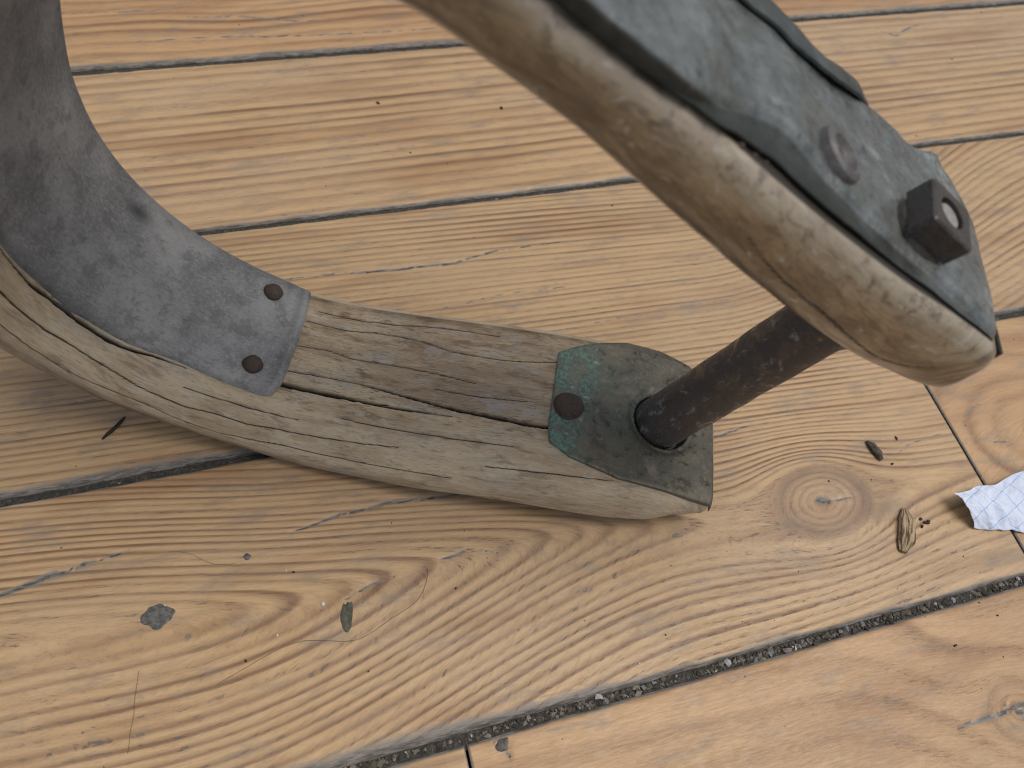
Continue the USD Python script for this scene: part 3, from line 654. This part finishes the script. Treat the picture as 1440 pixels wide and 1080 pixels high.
def local_frame(s, z, d, upper=False, up_sign=-1):
    """Matrix placing +Z along the arm's surface normal (inwards for up_sign -1, outwards for +1) at (s, z, d)."""
    sg = sigma(s, upper); p = bar(np.array([sg]), d, z)[0]
    n = bar(np.array([sg]), d + up_sign, z)[0] - p; n /= np.linalg.norm(n)
    t = bar(np.array([sg + .5]), d, z)[0] - bar(np.array([sg - .5]), d, z)[0]; t -= n * (t @ n); t /= np.linalg.norm(t)
    return np.stack([t, np.cross(n, t), n], 1), p

def placed(mesh, frame):
    Rm, p = frame; mesh = mesh.copy(); mesh.vertices = np.asarray(mesh.vertices) @ Rm.T + p; return mesh

def rivet_mesh(r, h, seed, flat=.5, n=28):
    pr = [(0, h), (r * .35, h * .97), (r * flat, h * .9), (r * .8, h * .62), (r * .96, h * .25), (r, 0), (r * .98, -.6), (0, -.6)]
    m = trimesh.creation.revolve(np.array(pr)[::-1], sections=n)
    v = np.asarray(m.vertices); a = np.arctan2(v[:, 1], v[:, 0])
    k = 1 + .22 * (fbm(np.stack([np.cos(a) * 1.3 + seed, np.sin(a) * 1.3, 0 * a], -1), 3, seed) - .5)
    v[:, :2] *= k[:, None]; v[:, 2] += .5 * (fbm(v / 1.6 + seed, 3, seed) - .5) * (v[:, 2] > .05)
    m.vertices = v; return m
for (a, z_), hh, sd in zip(LRIV, (1.0, 1.5), (3, 5)):
    tm('rivet', placed(rivet_mesh(2.55, hh, sd), local_frame(a, z_, -2.1 + .25)), RUST, leather, 50)

# --- brass end plate on the lower arm
def build_plate():
    from shapely.geometry import Polygon, LineString
    out = np.array([(29.6, -13.9), (30.0, 8.7), (29.3, 13.2), (23.7, 16.3), (11.1, 19.3), (-8, 19.6), (-16.4, 19.6), (-16.2, 8), (-16.0, -6), (-14, -14), (-8, -20.6), (1, -22.9), (11, -22.6), (19.2, -19.6), (25, -17)])
    poly = Polygon(out)
    ss = np.linspace(-16.55, 29.95, 130); v = np.linspace(0, 1, 120)
    lo, hi = [], []
    for x in ss:
        c = poly.intersection(LineString([(x, -60), (x, 60)])); b = c.bounds if not c.is_empty else (x, 0, x, .1)
        lo.append(b[1]); hi.append(b[3])
    lo, hi = np.array(lo), np.array(hi)
    S, V = np.meshgrid(ss, v, indexing='ij'); Z = lo[:, None] + (hi - lo)[:, None] * V
    d0 = wood_inner(S, Z)
    edge = np.minimum.reduce([29.95 - S, V * (hi - lo)[:, None], (1 - V) * (hi - lo)[:, None], S + 16.55])
    r = np.hypot(S - TUBE_S + .6, Z)
    d = d0 * .40 - .75 + .18 * np.clip(1 - edge / .8, 0, 1) ** 2 + .4 * (fbm(np.stack([S / 9, Z / 9, 0 * S], -1), 4, 61) - .5) + .8 * np.exp(-((r - 8.4) / 1.2) ** 2) * 0
    d = d + 3.4 * sm(-r, -7.75, -7.2) + .35 * np.exp(-((r - 8.6) / .9) ** 2)
    d = d + 2.6 * sm(-S, 15.0, 16.4)
    d = d - .25 * np.exp(-((S - 9) / 1.2) ** 2) * sm(Z, 8, 20)
    green = sm(S, 17, 26.5) * (1 - .75 * np.exp(-((Z - 2) / 5.) ** 2) * 0) + .75 * np.exp(-((S - 22) / 7) ** 2 - ((Z + 9) / 6) ** 2) + .35 * np.exp(-((S - 8) / 6) ** 2 - ((Z - 2) / 9) ** 2)
    sg = sigma(S)
    off = np.where(S < WS[0], S - WS[0], 0)
    return shell('end_plate', bar(sg + off, d, Z), bar(sg + off, d + .7, Z), BRASS, stirrup, {'green': np.clip(green, 0, 1)})
plate = build_plate()
tm('rivet', placed(rivet_mesh(4.2, 1.1, 9, .75), local_frame(25.6, 2.0, -.55)), RUST, plate, 50)

# --- iron tube across the mouth
def build_tube():
    a = to_world(np.array([-TUBE_S, -2.2, 0.0])); b = to_world(np.array([6.4, GAP + 6, 0.0]))
    n = 60; t = np.linspace(0, 1, n)[:, None]
    v, f = tube(a + (b - a) * t, 6.9, 40)
    q = v[:-2].reshape(n, 40, 3); c = a + (b - a) * t
    rad = q - c[:, None]; A = np.arange(40) / 40 * 2 * np.pi
    wob = 1 + .09 * (fbm(np.stack([np.cos(A)[None] * 1.5 + 0 * t, np.sin(A)[None] * 1.5 + 0 * t, 9 * t + 0 * A[None]], -1), 4, 71) - .5)
    wob[0] *= .94
    v[:-2] = (c[:, None] + rad * wob[..., None]).reshape(-1, 3)
    return obj('crossbar', v, f, TUBE, stirrup, True)
build_tube()

# --- sheet metal cover on the outside of the upper arm
ZT = np.array([(-19.4, 15.6), (-13, 17.3), (-8, 17.2), (8.5, 14.7), (22, 13.5), (33, 12.7), (40.4, 11.8), (46.5, 11.2), (54.5, 13.6), (62, 17.6), (69.5, 19.6), (77, 20), (90, 20.6), (130, 22), (180, 24)])
ZF = np.array([(-19.4, 2.0), (-15.4, -4.6), (-11.8, -10.7), (-8, -15.5), (-2, -17.2), (5.7, -17.0), (10.7, -18.4), (17.3, -18.4), (23.8, -19.2), (30.7, -17.2), (37, -16.0), (52, -16.8), (90, -18), (130, -20), (180, -22)])
def pch(T, s): return PchipInterpolator(T[:, 0], T[:, 1])(s)
def wood_outer(s): return TH + prof(4, s)
def lift(s): return 1.5 + 1.7 * np.exp(-((s - 46) / 13.) ** 2) + 1.7 * sm(s, 56, 70)
def end_drop(s): return 4.2 * np.clip((-13.5 - s) / 6, 0, 1) ** 1.6
def sheet_top(S, Z):
    dn = 1.15 * (fbm(np.stack([S / 14, Z / 11, 0 * S], -1), 3, 81) - .5) + .22 * (fbm(np.stack([S / 4.5, Z / 4.5, 0 * S], -1), 3, 82) - .5)
    crown = .5 * np.cos(np.clip(Z / 20, -1, 1) * np.pi / 2)
    return wood_outer(S) + lift(S) + crown + dn - end_drop(S)
def build_cover():
    ss = np.concatenate([np.arange(-19.2, 100, .5), np.arange(100, 170, 1.2)]); v = np.linspace(0, 1, 90)
    wav = .5 * (fbm(np.stack([ss / 8, 0 * ss, 0 * ss], -1), 3, 83) - .5)
    zt, zf = pch(ZT, ss), pch(ZF, ss) + 1.6 * (fbm(np.stack([ss / 5, 0 * ss, 0 * ss], -1), 4, 84) - .5) * np.interp(ss, [-14, 0, 30, 40], [.2, 1, 1, .2])
    S, V = np.meshgrid(ss, v, indexing='ij'); Z = zf[:, None] + (zt - zf)[:, None] * V
    d = sheet_top(S, Z)
    d -= .9 * np.clip(1 - (zt[:, None] - Z) / 2.2, 0, 1) ** 2 * (1 - sm(S, 60, 74))         # rolls over towards the flange
    d += 1.0 * np.exp(-((S + 2.2) / 2.4) ** 2) * np.clip(1 - (Z - zf[:, None]) / 3.0, 0, 1) - .6 * np.clip(1 - (Z - zf[:, None]) / 1.5, 0, 1) ** 2 * np.interp(S, [-20, -8, 4, 40], [.4, 0, 1, 1])
    # near flange: six more columns folded down to the wood
    fw = np.interp(ss, [-16, -8, 10, 25, 40, 50, 58, 64, 70], [.6, 1.1, 3.1, 4.1, 5.2, 5.4, 3.6, 1.0, .2])
    cols_z, cols_d = [], []
    dl = d[:, -1]
    dwood = wood_outer(ss) + .85 - end_drop(ss)
    for k, t in enumerate(np.linspace(0, 1, 9)[1:]):
        cols_z.append(zt + fw * (t * .8 + .2 * t ** 2)); cols_d.append(dl + (np.minimum(dl - .25, dwood) - dl) * np.sin(t * np.pi / 2) ** .8)
    Z = np.concatenate([Z, np.stack(cols_z, 1)], 1); d = np.concatenate([d, np.stack(cols_d, 1)], 1); S = np.broadcast_to(ss[:, None], Z.shape)
    sg = sigma(S, True)
    off = 0
    nz = np.zeros_like(Z); nz[:, -8:] = .5
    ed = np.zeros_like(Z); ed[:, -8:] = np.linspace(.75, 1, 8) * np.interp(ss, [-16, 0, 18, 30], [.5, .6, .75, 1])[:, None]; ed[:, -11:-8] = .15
    return shell('metal_cover', bar(sg + off, d, Z), bar(sg + off, d - .6, Z - nz), SHEET, stirrup, {'edge': ed})
cover = build_cover()
def build_rim():
    ss = np.arange(17.5, 150, .5); v = np.linspace(0, 1, 30)
    zi = np.interp(ss, [17, 22, 31, 36, 44, 57, 90, 150], [-17.5, -15.4, -11.2, -10.4, -9.0, -9.6, -11, -13]); zo = pch(ZF, ss) - .8 - .5 * np.exp(-((ss - 27) / 5.) ** 2) + .9 * (fbm(np.stack([ss / 6, 0 * ss, 0 * ss], -1), 3, 86) - .5)
    S, V = np.meshgrid(ss, v, indexing='ij'); Z = zi[:, None] + (zo - zi)[:, None] * V
    up = (.75 + .35 * np.exp(-((S - 30) / 9.) ** 2)) * (1 - V ** 2) + .55 * np.sin(np.pi * V) + .25
    d = sheet_top(S, Z) + up * sm(S, 17, 24) + .3 * (fbm(np.stack([S / 5, Z / 3, 0 * S], -1), 3, 87) - .5)
    d -= 1.4 * np.clip((V - .7) / .3, 0, 1) ** 2
    sg = sigma(S, True)
    return shell('folded_rim', bar(sg, d, Z), bar(sg, d - .55, Z), SHEET_EDGE, cover)
build_rim()
def build_end_lip():
    u, v = np.linspace(0, 1, 24), np.linspace(0, 1, 40)
    U, V = np.meshgrid(u, v, indexing='ij')
    i0 = np.nonzero(WUP)[0][-1]
    do, di = float(WT[i0, 5]), float(WT[i0, 4])
    d = do - .5 + .9 * (1 - U) - .62 * (do - di) * U
    Z = 6.0 + (18.9 - .5 * U ** 2 - 2.5 * U ** 6 - 6.0) * V
    sg = sigma(-18.9, True) + .25 + .35 * np.sin(np.pi * U) + .25 * (fbm(np.stack([U * 5, V * 5, 0 * U], -1), 3, 95) - .5)
    c = [np.interp(np.full_like(U, WSIG[-1]), WSIG, WT[:, k]) for k in range(4)]
    tx, ty = -c[3], c[2]
    sgn = 1.0 if (WT[-1, 0] - WT[-6, 0]) * tx.flat[0] + (WT[-1, 1] - WT[-6, 1]) * ty.flat[0] > 0 else -1.0
    off = sg - sigma(-18.9, True) - 2.1 - .6 * U
    P = lambda o: to_world(np.stack([c[0] + c[2] * d + sgn * tx * o, c[1] + c[3] * d + sgn * ty * o, Z], -1))
    return shell('end_lip', P(off + .6), P(off), SHEET, cover, {'edge': np.full_like(U, 1.0)})
build_end_lip()

# dished rivet washer with its broken stub
def ring_mesh(prof_, n=40): return trimesh.creation.revolve(np.array(prof_), sections=n)
fr = local_frame(31.9, 6.2, float(wood_outer(31.9)) + 2.05, True, 1)
def tilt(fr, rx, ry):
    cx, sx, cy, sy = math.cos(rx), math.sin(rx), math.cos(ry), math.sin(ry)
    return fr[0] @ np.array([[1, 0, 0], [0, cx, -sx], [0, sx, cx]]) @ np.array([[cy, 0, sy], [0, 1, 0], [-sy, 0, cy]]), fr[1]
WASHER = metal_material('rivet_washer_metal', [(.3, (.060, .056, .052)), (.5, (.125, .120, .115)), (.7, (.20, .195, .19))], (.10, .055, .035), (.5, .7, 0, .6), .35, .42, .6, .3)
wash = tm('rivet_washer', placed(ring_mesh([(1.9, .1), (2.7, .8), (3.2, 1.8), (3.9, 1.95), (4.7, 1.45), (5.0, .3), (4.9, -.7), (1.9, -.7), (1.9, .1)]), tilt(fr, .0, .10)), WASHER, cover, 40)
tm('rivet_stub', placed(rivet_mesh(2.2, .45, 15, .8), tilt((fr[0], fr[1] + fr[0] @ np.array([.2, -.2, .1])), .2, .35)), RUST, wash, 50)

# --- square nut on its washer, with the bolt's end
def nut_frame():
    s, z = 7.984, 7.401; x, y, ox, oy, w = arm(np.array([s]), True); x0, y0, ox0, oy0, w0 = arm(np.array([0.]), True)
    d = float(wood_outer(np.array([s]))[0]) + 1.6 + 1.2
    tang = np.array([-oy0[0], ox0[0], 0]); tang = tang if tang[0] > 0 else -tang
    M0 = np.stack([tang, [ox0[0], oy0[0], 0], [0, 0, 1.]], 1)
    a, b = .050, -.126
    Rx = np.array([[1, 0, 0], [0, math.cos(a), -math.sin(a)], [0, math.sin(a), math.cos(a)]]); Rz = np.array([[math.cos(b), -math.sin(b), 0], [math.sin(b), math.cos(b), 0], [0, 0, 1]])
    Rr = M0 @ (Rz @ Rx)                       # extrinsic x then z
    c = np.array([x[0] + ox[0] * d, y[0] + oy[0] * d, z])
    Wd = SR @ Rr                              # columns: plane axis, nut axis (outwards), plane axis
    return np.stack([Wd[:, 2], Wd[:, 0], Wd[:, 1]], 1), to_world(c)
import manifold3d as m3
def man_tm(m): q = m.to_mesh(); return trimesh.Trimesh(q.vert_properties[:, :3], q.tri_verts, process=False)
NF = nut_frame(); th0 = 4.052; A_, H_ = 9.8, 4.6
cs = m3.CrossSection([[(A_ / 2 - .5, -A_ / 2), (A_ / 2, -A_ / 2 + .5), (A_ / 2, A_ / 2 - .35), (A_ / 2 - .35, A_ / 2), (-A_ / 2 + .4, A_ / 2), (-A_ / 2, A_ / 2 - .4), (-A_ / 2, -A_ / 2 + .3), (-A_ / 2 + .3, -A_ / 2)]])
body = m3.Manifold.extrude(cs, H_ - .35) + m3.Manifold.extrude(cs, .35, 0, 0.0, (.93, .93)).translate((0, 0, H_ - .36))
body = body - m3.Manifold.cylinder(9, 2.75, 2.95, 32).translate((.2, 0, -1))
def rotz(m, a): m = m.copy(); c, s = math.cos(a), math.sin(a); m.vertices = np.asarray(m.vertices) @ np.array([[c, -s, 0], [s, c, 0], [0, 0, 1]]).T; return m
# angle of the first corner in (z, x) plane axes
nut_t = rotz(man_tm(body), math.pi / 2 - th0 + math.pi / 4)
nut = tm('square_nut', placed(nut_t, NF), NUT, stirrup, 25)
tm('bolt_end', placed(trimesh.creation.revolve(np.array([(0, -8), (2.5, -8), (2.5, H_ - 1.0), (2.2, H_ - .55), (0, H_ - .45)]), sections=28), NF), STEEL, nut, 40)
tm('nut_washer', placed(trimesh.creation.revolve(np.array([(2.6, -1.5), (5.6, -1.5), (5.9, -1.0), (5.6, -.15), (4.8, .02), (2.6, .02), (2.6, -1.5)]), sections=44), NF), NUT, nut, 40)

# two rusty nail heads showing in the gap between sheet and wood
for s_, z_, r_ in ((53.5, 17.6, .85), (50.0, 17.1, 1.0), (47.6, 16.6, .7)):
    tm('nail_head', placed(rivet_mesh(r_, .9, int(s_), .6, 16), tilt(local_frame(s_, z_, float(wood_outer(s_)) - .55, True, 1), .5, .2)), RUST, stirrup, 50)

# ------------------------------------------------------------------ things lying on the floor
def plain(name, color, rough=.8, var=None, scale=1.5, metallic=0.0, spec=.3, bump=.0001):
    m = Mat(name); p = m.pos(); n = m.noise(p, scale, 4.0, .7)
    col = m.mix(m.rng(n, .38, .64), color, var if var else tuple(c * .5 for c in color))
    return m.done(base_color=col, roughness=rough, metallic=metallic, specular_ior_level=spec, normal=m.bump(n, bump, .8))

def island_material(name, stops, rough=.85):
    m = Mat(name); r = m.attr('shade'); p = m.pos()
    return m.done(base_color=m.mix(m.rng(m.noise(p, 3.0, 3.0), .45, .65, 0, .25), m.ramp(r, stops), (.05, .045, .04)), roughness=rough, specular_ior_level=.4)

_ico = trimesh.creation.icosphere(0); _iv, _if = np.asarray(_ico.vertices), np.asarray(_ico.faces)
def scatter(name, pts, sizes, mat, rng, parent=None, flat=.7, stretch=.5):
    n = len(pts); V = np.repeat(_iv[None], n, 0) * (1 + .35 * rng.standard_normal((n, 12, 1)).clip(-1.6, 1.6))
    V[..., 0] *= 1 + stretch * rng.random((n, 1)); V[..., 2] *= flat
    a = rng.random(n) * 6.283; c, s = np.cos(a)[:, None], np.sin(a)[:, None]
    x, y = V[..., 0] * c - V[..., 1] * s, V[..., 0] * s + V[..., 1] * c
    V = np.stack([x, y, V[..., 2]], -1) * sizes[:, None, None] + pts[:, None]
    return obj(name, V.reshape(-1, 3), (_if[None] + 12 * np.arange(n)[:, None, None]).reshape(-1, 3), mat, parent, False, {'shade': np.repeat(rng.random(n), 12)})

rng = np.random.default_rng(11)
GRIT = island_material('seam_grit', [(0, (.025, .021, .017)), (.4, (.070, .058, .042)), (.7, (.135, .115, .085)), (.88, (.22, .20, .165)), (.95, (.15, .165, .19)), (1, (.50, .49, .46))])
gx = rng.uniform(-60, 330, 2600); dens = fbm(np.stack([gx / 14, 0 * gx, 0 * gx], -1), 3, 4)
keep = rng.random(2600) < .35 + 1.1 * sm(dens, .35, .62); gx = gx[keep]
gy = 13.5 + rng.normal(0, .45, len(gx)).clip(-1.0, 1.0)
gs = (rng.gamma(1.8, .12, len(gx)) + .10).clip(.12, .85)
tag(scatter('seam_grit', np.stack([gx, gy, -1.0 + .25 * rng.random(len(gx))], 1), gs, GRIT, rng), 'grey sand and grit packed in the widest floorboard joint', 'grit', kind='stuff')
ox_ = []
for y, n, h in ((93.1, 260, .6), (170.9, 200, .5), (248.5, 200, .6)):
    q = np.stack([rng.uniform(-130, 330, n), y + rng.normal(0, h * .6, n).clip(-h, h), np.full(n, -1.4)], 1); ox_.append(q)
ox_ = np.vstack(ox_)
tag(scatter('joint_dust', ox_, (rng.gamma(1.6, .10, len(ox_)) + .08).clip(.1, .5), GRIT, rng), 'loose dusty grains caught in the narrower floorboard joints', 'dust', kind='stuff')

DARK = plain('dark_crumb', (.040, .030, .024), .8); PALE = plain('pale_crumb', (.62, .60, .56), .8, (.45, .43, .40))
n = 240; cp = np.stack([rng.uniform(-110, 320, n), rng.uniform(-25, 285, n), np.full(n, .06)], 1)
cs_ = (rng.gamma(1.2, .05, n) + .08).clip(.08, .34)
ex = np.array([(-29.5, 42.0, .1), (-3.0, 33.0, .1), (33, 220, .15), (76, 212, .15), (152, 34.5, .3), (151, 35.8, .25), (150.2, 33.8, .2), (153, 34.8, .2), (157, 60, .2), (151.5, 52.8, .2), (130, 52, .12), (142, 3, .25), (158, 7, .12), (21, 47, .1), (-16.5, 60, .15)])
cp = np.vstack([cp, ex]); cs_ = np.r_[cs_, [.3, .28, .6, .55, .6, .5, .4, .35, .4, .3, .25, .35, .25, .25, .28]]
m_ = np.ones(len(cp), bool)
tag(scatter('dark_crumbs', cp[m_], cs_[m_], DARK, rng, None, .6), 'tiny dark crumbs of dirt strewn over the floorboards', 'crumbs', kind='stuff')
n = 26; wp = np.stack([rng.uniform(-100, 300, n), rng.uniform(-20, 270, n), np.full(n, .08)], 1); ws_ = (rng.gamma(1.2, .04, n) + .07).clip(.07, .2)
wp = np.vstack([wp, [(-10.7, 50.8, .3), (-18.1, 60.8, .2), (-22, 46, .2), (-46, 58.8, .2)]]); ws_ = np.r_[ws_, .5, .25, .3, .2]
tag(scatter('pale_crumbs', wp, ws_, PALE, rng, None, .7), 'scattered tiny white plaster crumbs on the floorboards', 'crumbs', kind='stuff')

def flake(name, c, rx, ry, ang, h, seed, mat, label, cat, group=None):
    """A flattened irregular crust pressed onto the boards."""
    n, k = 44, 14; A = np.arange(n) / n * 2 * np.pi; r = np.linspace(0, 1, k)[:, None]
    edge = 1 + .75 * (fbm(np.stack([np.cos(A) * 1.6 + seed, np.sin(A) * 1.6, 0 * A], -1), 4, seed) - .5)
    x, y = r * edge * rx * np.cos(A), r * edge * ry * np.sin(A)
    z = h * (1 - r ** 3.0) * (.55 + .9 * fbm(np.stack([x / 1.6 + seed, y / 1.6, 0 * x], -1), 4, seed + 1)) + .02
    c_, s_ = math.cos(ang), math.sin(ang)
    P = np.stack([c[0] + x * c_ - y * s_, c[1] + x * s_ + y * c_, z], -1)
    P[-1, :, 2] = -.15
    f = grid_faces(k, n, True)
    v = P.reshape(-1, 3)
    up = np.cross(v[f[40, 1]] - v[f[40, 0]], v[f[40, 2]] - v[f[40, 0]])[2]
    if up < 0: f = f[:, ::-1]
    return tag(obj(name, v, f, mat, None, True), label, cat, group)
PUTTY = plain('grey_putty', (.150, .150, .138), .9, (.075, .073, .066), .9, bump=.0003)
PUTTY2 = plain('olive_putty', (.125, .118, .085), .9, (.07, .065, .05), .9, bump=.0003)
flake('putty_flake', (-48.0, 56.7), 3.7, 3.0, .1, .55, 5, PUTTY, 'squarish dark grey putty flake, the largest crust on the floorboards', 'flake')
flake('putty_flake', (-5.9, 46.3), 1.5, 3.7, -.22, .7, 8, PUTTY2, 'narrow upright olive grey crust on the board below the stirrup', 'flake')
flake('putty_flake', (23.3, 10.2), 1.7, 1.3, .6, .8, 14, PUTTY, 'small bluish grey lump beside the gritty joint', 'flake')
flake('putty_flake', (-26.7, 66.3), .95, .95, 0, .3, 17, PUTTY, 'tiny round grey spot of crust above the putty flakes', 'flake')

def bit(name, a, b, w, h, seed, mat, label, cat, ridges=0, tips=(.15, .35)):
    """An elongated chip from a to b, w wide and h high, lying on the floor."""
    a, b = np.array([*a, 0.]), np.array([*b, 0.]); n, k = 60, 30
    t = np.linspace(0, 1, n); A = np.arange(k) / k * 2 * np.pi
    prof_ = np.clip(np.minimum(tips[0] + 3.2 * t, tips[1] + 2.6 * (1 - t)), 0, 1) ** .7
    d = (b - a); L = np.linalg.norm(d); d /= L; q = np.array([-d[1], d[0], 0])
    bend = .10 * L * (t * (1 - t)) * 2 + .35 * (fbm(np.stack([t * 4, 0 * t + seed, 0 * t], -1), 3, seed) - .5)
    rr = 1 + .35 * (fbm(np.stack([np.cos(A)[None] * 1.4 + 0 * t[:, None], np.sin(A)[None] * 1.4 + 0 * t[:, None], t[:, None] * L / 3 + 0 * A[None] + seed], -1), 4, seed + 2) - .5) + ridges * np.cos(A * 5 + 1.5 * t[:, None])
    rag = 1 + .4 * (fbm(np.stack([np.cos(A) * 3, np.sin(A) * 3, 0 * A + seed], -1), 2, seed + 5) - .5)
    c = a + d * (t * L)[:, None] + q * bend[:, None]
    v = c[:, None] + q * (w / 2 * prof_[:, None] * rr * np.cos(A))[..., None]
    v[..., 2] += h / 2 * (prof_[:, None] * rr * np.sin(A) + 1.0) * (.6 + .4 * prof_[:, None]) - .05
    v += d * ((t[:, None] > .9) * (rag - 1) * 1.8 - (t[:, None] < .1) * (rag - 1) * 1.2)[..., None]
    v = v.reshape(-1, 3); f = grid_faces(n, k, True)
    a0, a1 = len(v), len(v) + 1; v = np.vstack([v, v[:k].mean(0), v[-k:].mean(0)]); j = np.arange(k); j2 = (j + 1) % k; o = (n - 1) * k
    f = np.vstack([f, np.stack([j2, j, np.full(k, a0)], 1), np.stack([o + j, o + j2, np.full(k, a1)], 1)])
    if trimesh.Trimesh(v, f, process=False).volume < 0: f = f[:, ::-1]
    t3 = np.r_[np.repeat(t * L, k), 0, L]; aa = np.r_[np.tile(np.cos(A) * w / 2, n), 0, 0]
    return tag(obj(name, v, f, mat, None, True, {'grain': np.stack([t3, aa, 0 * t3], 1)}), label, cat)
def chip_material(name, light, dark, sx, sy, thr):
    m = Mat(name); g = m.attr('grain', 'vector'); n = m.noise(m.mul3(g, (sx, sy, 1)), 1.0, 4.0, .65)
    return m.done(base_color=m.mix(m.rng(n, *thr), light, dark), roughness=.8, specular_ior_level=.3, normal=m.bump(n, .0004, 1.0))
bit('wood_chip', (147.6, 39.6), (140.9, 28.4), 4.4, 2.2, 3, chip_material('chip_wood', (.42, .31, .19), (.085, .055, .032), .16, 1.5, (.44, .60)), 'pale splintered wood chip lying between the knot and the paper', 'wood chip', .13)
bit('seed_husk', (147.0, 61.0), (148.6, 54.6), 2.3, 1.7, 9, chip_material('husk', (.12, .105, .075), (.035, .03, .022), .5, 2.2, (.42, .6)), 'small dark pointed seed husk above the knot', 'seed husk', .04)
bit('dark_splinter', (-53.2, 111.0), (-58.9, 105.6), 1.0, .8, 12, chip_material('dark_chip', (.045, .036, .032), (.02, .017, .015), .5, 2., (.4, .6)), 'thin dark splinter lying left of the stirrup arm', 'splinter', .03)
bit('dark_splinter', (-80.5, 249.0 - 8.5), (-76.0, 241.5), .9, .5, 22, chip_material('brown_chip', (.12, .07, .04), (.05, .03, .02), .5, 2., (.4, .6)), 'tiny brown sliver on the board beside the upright leather', 'splinter', .03)

HAIR = plain('hair', (.09, .065, .05), .5)
def hair(pts, r, label):
    p = np.array(pts, float); t = np.linspace(0, 1, len(p)); tt = np.linspace(0, 1, 50)
    q = np.stack([PchipInterpolator(t, p[:, 0])(tt), PchipInterpolator(t, p[:, 1])(tt), .12 + .35 * np.sin(np.pi * tt) ** 2], 1)
    q[:, :2] += .5 * (np.stack([fbm(np.stack([tt * 5, 0 * tt, 0 * tt], -1), 2, 1), fbm(np.stack([tt * 5, 0 * tt, 0 * tt], -1), 2, 2)], 1) - .5)
    v, f = tube(q, r, 5); tag(obj('loose_hair', v, f, HAIR, None, True), label, 'hair')
hair([(-36.1, 38.3), (-29.8, 40.3), (-17.5, 43.3), (-4.7, 40.6), (4.3, 43.5), (11.9, 46.9), (15.0, 53.4)], .04, 'long curving dark hair passing under the olive grey crust')
hair([(-52.3, 45.5), (-53.0, 40), (-53.7, 35.7), (-55.3, 28.9)], .04, 'short nearly upright hair below the large putty flake')
hair([(-44.1, 71.8), (-39.3, 69.8), (-34.7, 66.4), (-29.8, 65.4)], .03, 'fine hair curling towards the tiny round grey spot')

# torn scrap of squared paper, its left side curled up
def paper():
    def at(px, z):
        d = CAM_R.T @ np.array([px[0] - 720, px[1] - 540, 1081.]); return CAM_P + d * ((z - 190) / d[2])
    T = [((1342, 692), 4.6), ((1352, 692), 4.4), ((1362, 690), 4.0), ((1372, 684), 3.6), ((1382, 682), 3.0), ((1398, 682), 2.6), ((1412, 674), 2.2), ((1425, 667), 2.2), ((1440, 662), 2.4), ((1500, 640), 2.0)]
    B = [((1371, 742), 1.0), ((1377, 744), .5), ((1386, 745), .4), ((1394, 745), .9), ((1402, 745), .4), ((1412, 746), .8), ((1422, 745), .5), ((1432, 748), .7), ((1446, 750), .4), ((1500, 756), .6)]
    n, k = 90, 60
    u = np.linspace(0, 1, n); tb = np.linspace(0, 1, len(T))
    Tw = np.array([at(*q) for q in T]); Bw = np.array([at(*q) for q in B])
    C1 = np.stack([PchipInterpolator(tb, Tw[:, c])(u) for c in range(3)], 1); C2 = np.stack([PchipInterpolator(tb, Bw[:, c])(u) for c in range(3)], 1)
    v = np.linspace(0, 1, k)[None, :, None]
    P = C1[:, None] * (1 - v) + C2[:, None] * v
    U, V = np.meshgrid(u, v.ravel(), indexing='ij')
    P[..., 0] += (.9 * np.sin(np.pi * V) * .5 - .5 * (fbm(np.stack([V * 7, 0 * V, 0 * V], -1), 3, 6) - .5)) * np.exp(-U * 12) * -1
    f1 = np.abs(np.mod(1.9 * U + 1.15 * V, 1) - .5); f2 = np.abs(np.mod(1.2 * U - 1.7 * V + .3, 1) - .5)
    P[..., 2] += 2.4 * np.sin(np.pi * V) * (1 - .3 * U) + 0.75 * (f1 - .25) * np.sin(np.pi * V) + .4 * (f2 - .25) * np.sin(np.pi * V) + 1.3 * (fbm(np.stack([U * 9 + V * 3, V * 6 - U * 4, 0 * U], -1), 3, 4) - .5)
    e1, e2 = np.array([1.7, -4.2]) / 4.53, np.array([3.8, 2.1]) / 4.34
    o = at((1397.7, 704.8), 4.0)[:2]
    w = P[..., :2] - o
    wob = .25 * (fbm(np.stack([U * 5, V * 4, 0 * U], -1), 2, 9) - .5)
    at_ = np.stack([w @ e1 / 4.75 + wob, w @ e2 / 4.75 - wob, 0 * U], -1)
    m = Mat('squared_paper'); g = m('separate_xyz', 'x', vector=m.attr('square', 'vector')); gy_ = Ref(str(g).split('.')[0] + '.y')
    def line(c):
        fr = m.math('absolute', m.math('subtract', m.math('fraction', m.math('add', c, .5)), .5)); return m.rng(fr, .010, .036, .8, 0.0)
    ln = m.math('maximum', line(g), line(gy_))
    n2 = m.noise(m.pos(), .5, 4.0, .6)
    col = m.mix(m.math('multiply', ln, m.rng(n2, .25, .6, .45, .95)), m.mix(n2, (.60, .66, .80), (.68, .73, .85)), (.20, .38, .68))
    mat = m.done(base_color=col, roughness=.75, specular_ior_level=.3, normal=m.bump(n2, .0002, .5))
    nn = np.zeros_like(P); nn[..., 2] = -.12
    p = shell('paper_scrap', P, P + nn, mat, None, {'square': at_})
    tag(p, 'torn crumpled scrap of blue squared paper at the right edge', 'paper')
paper()
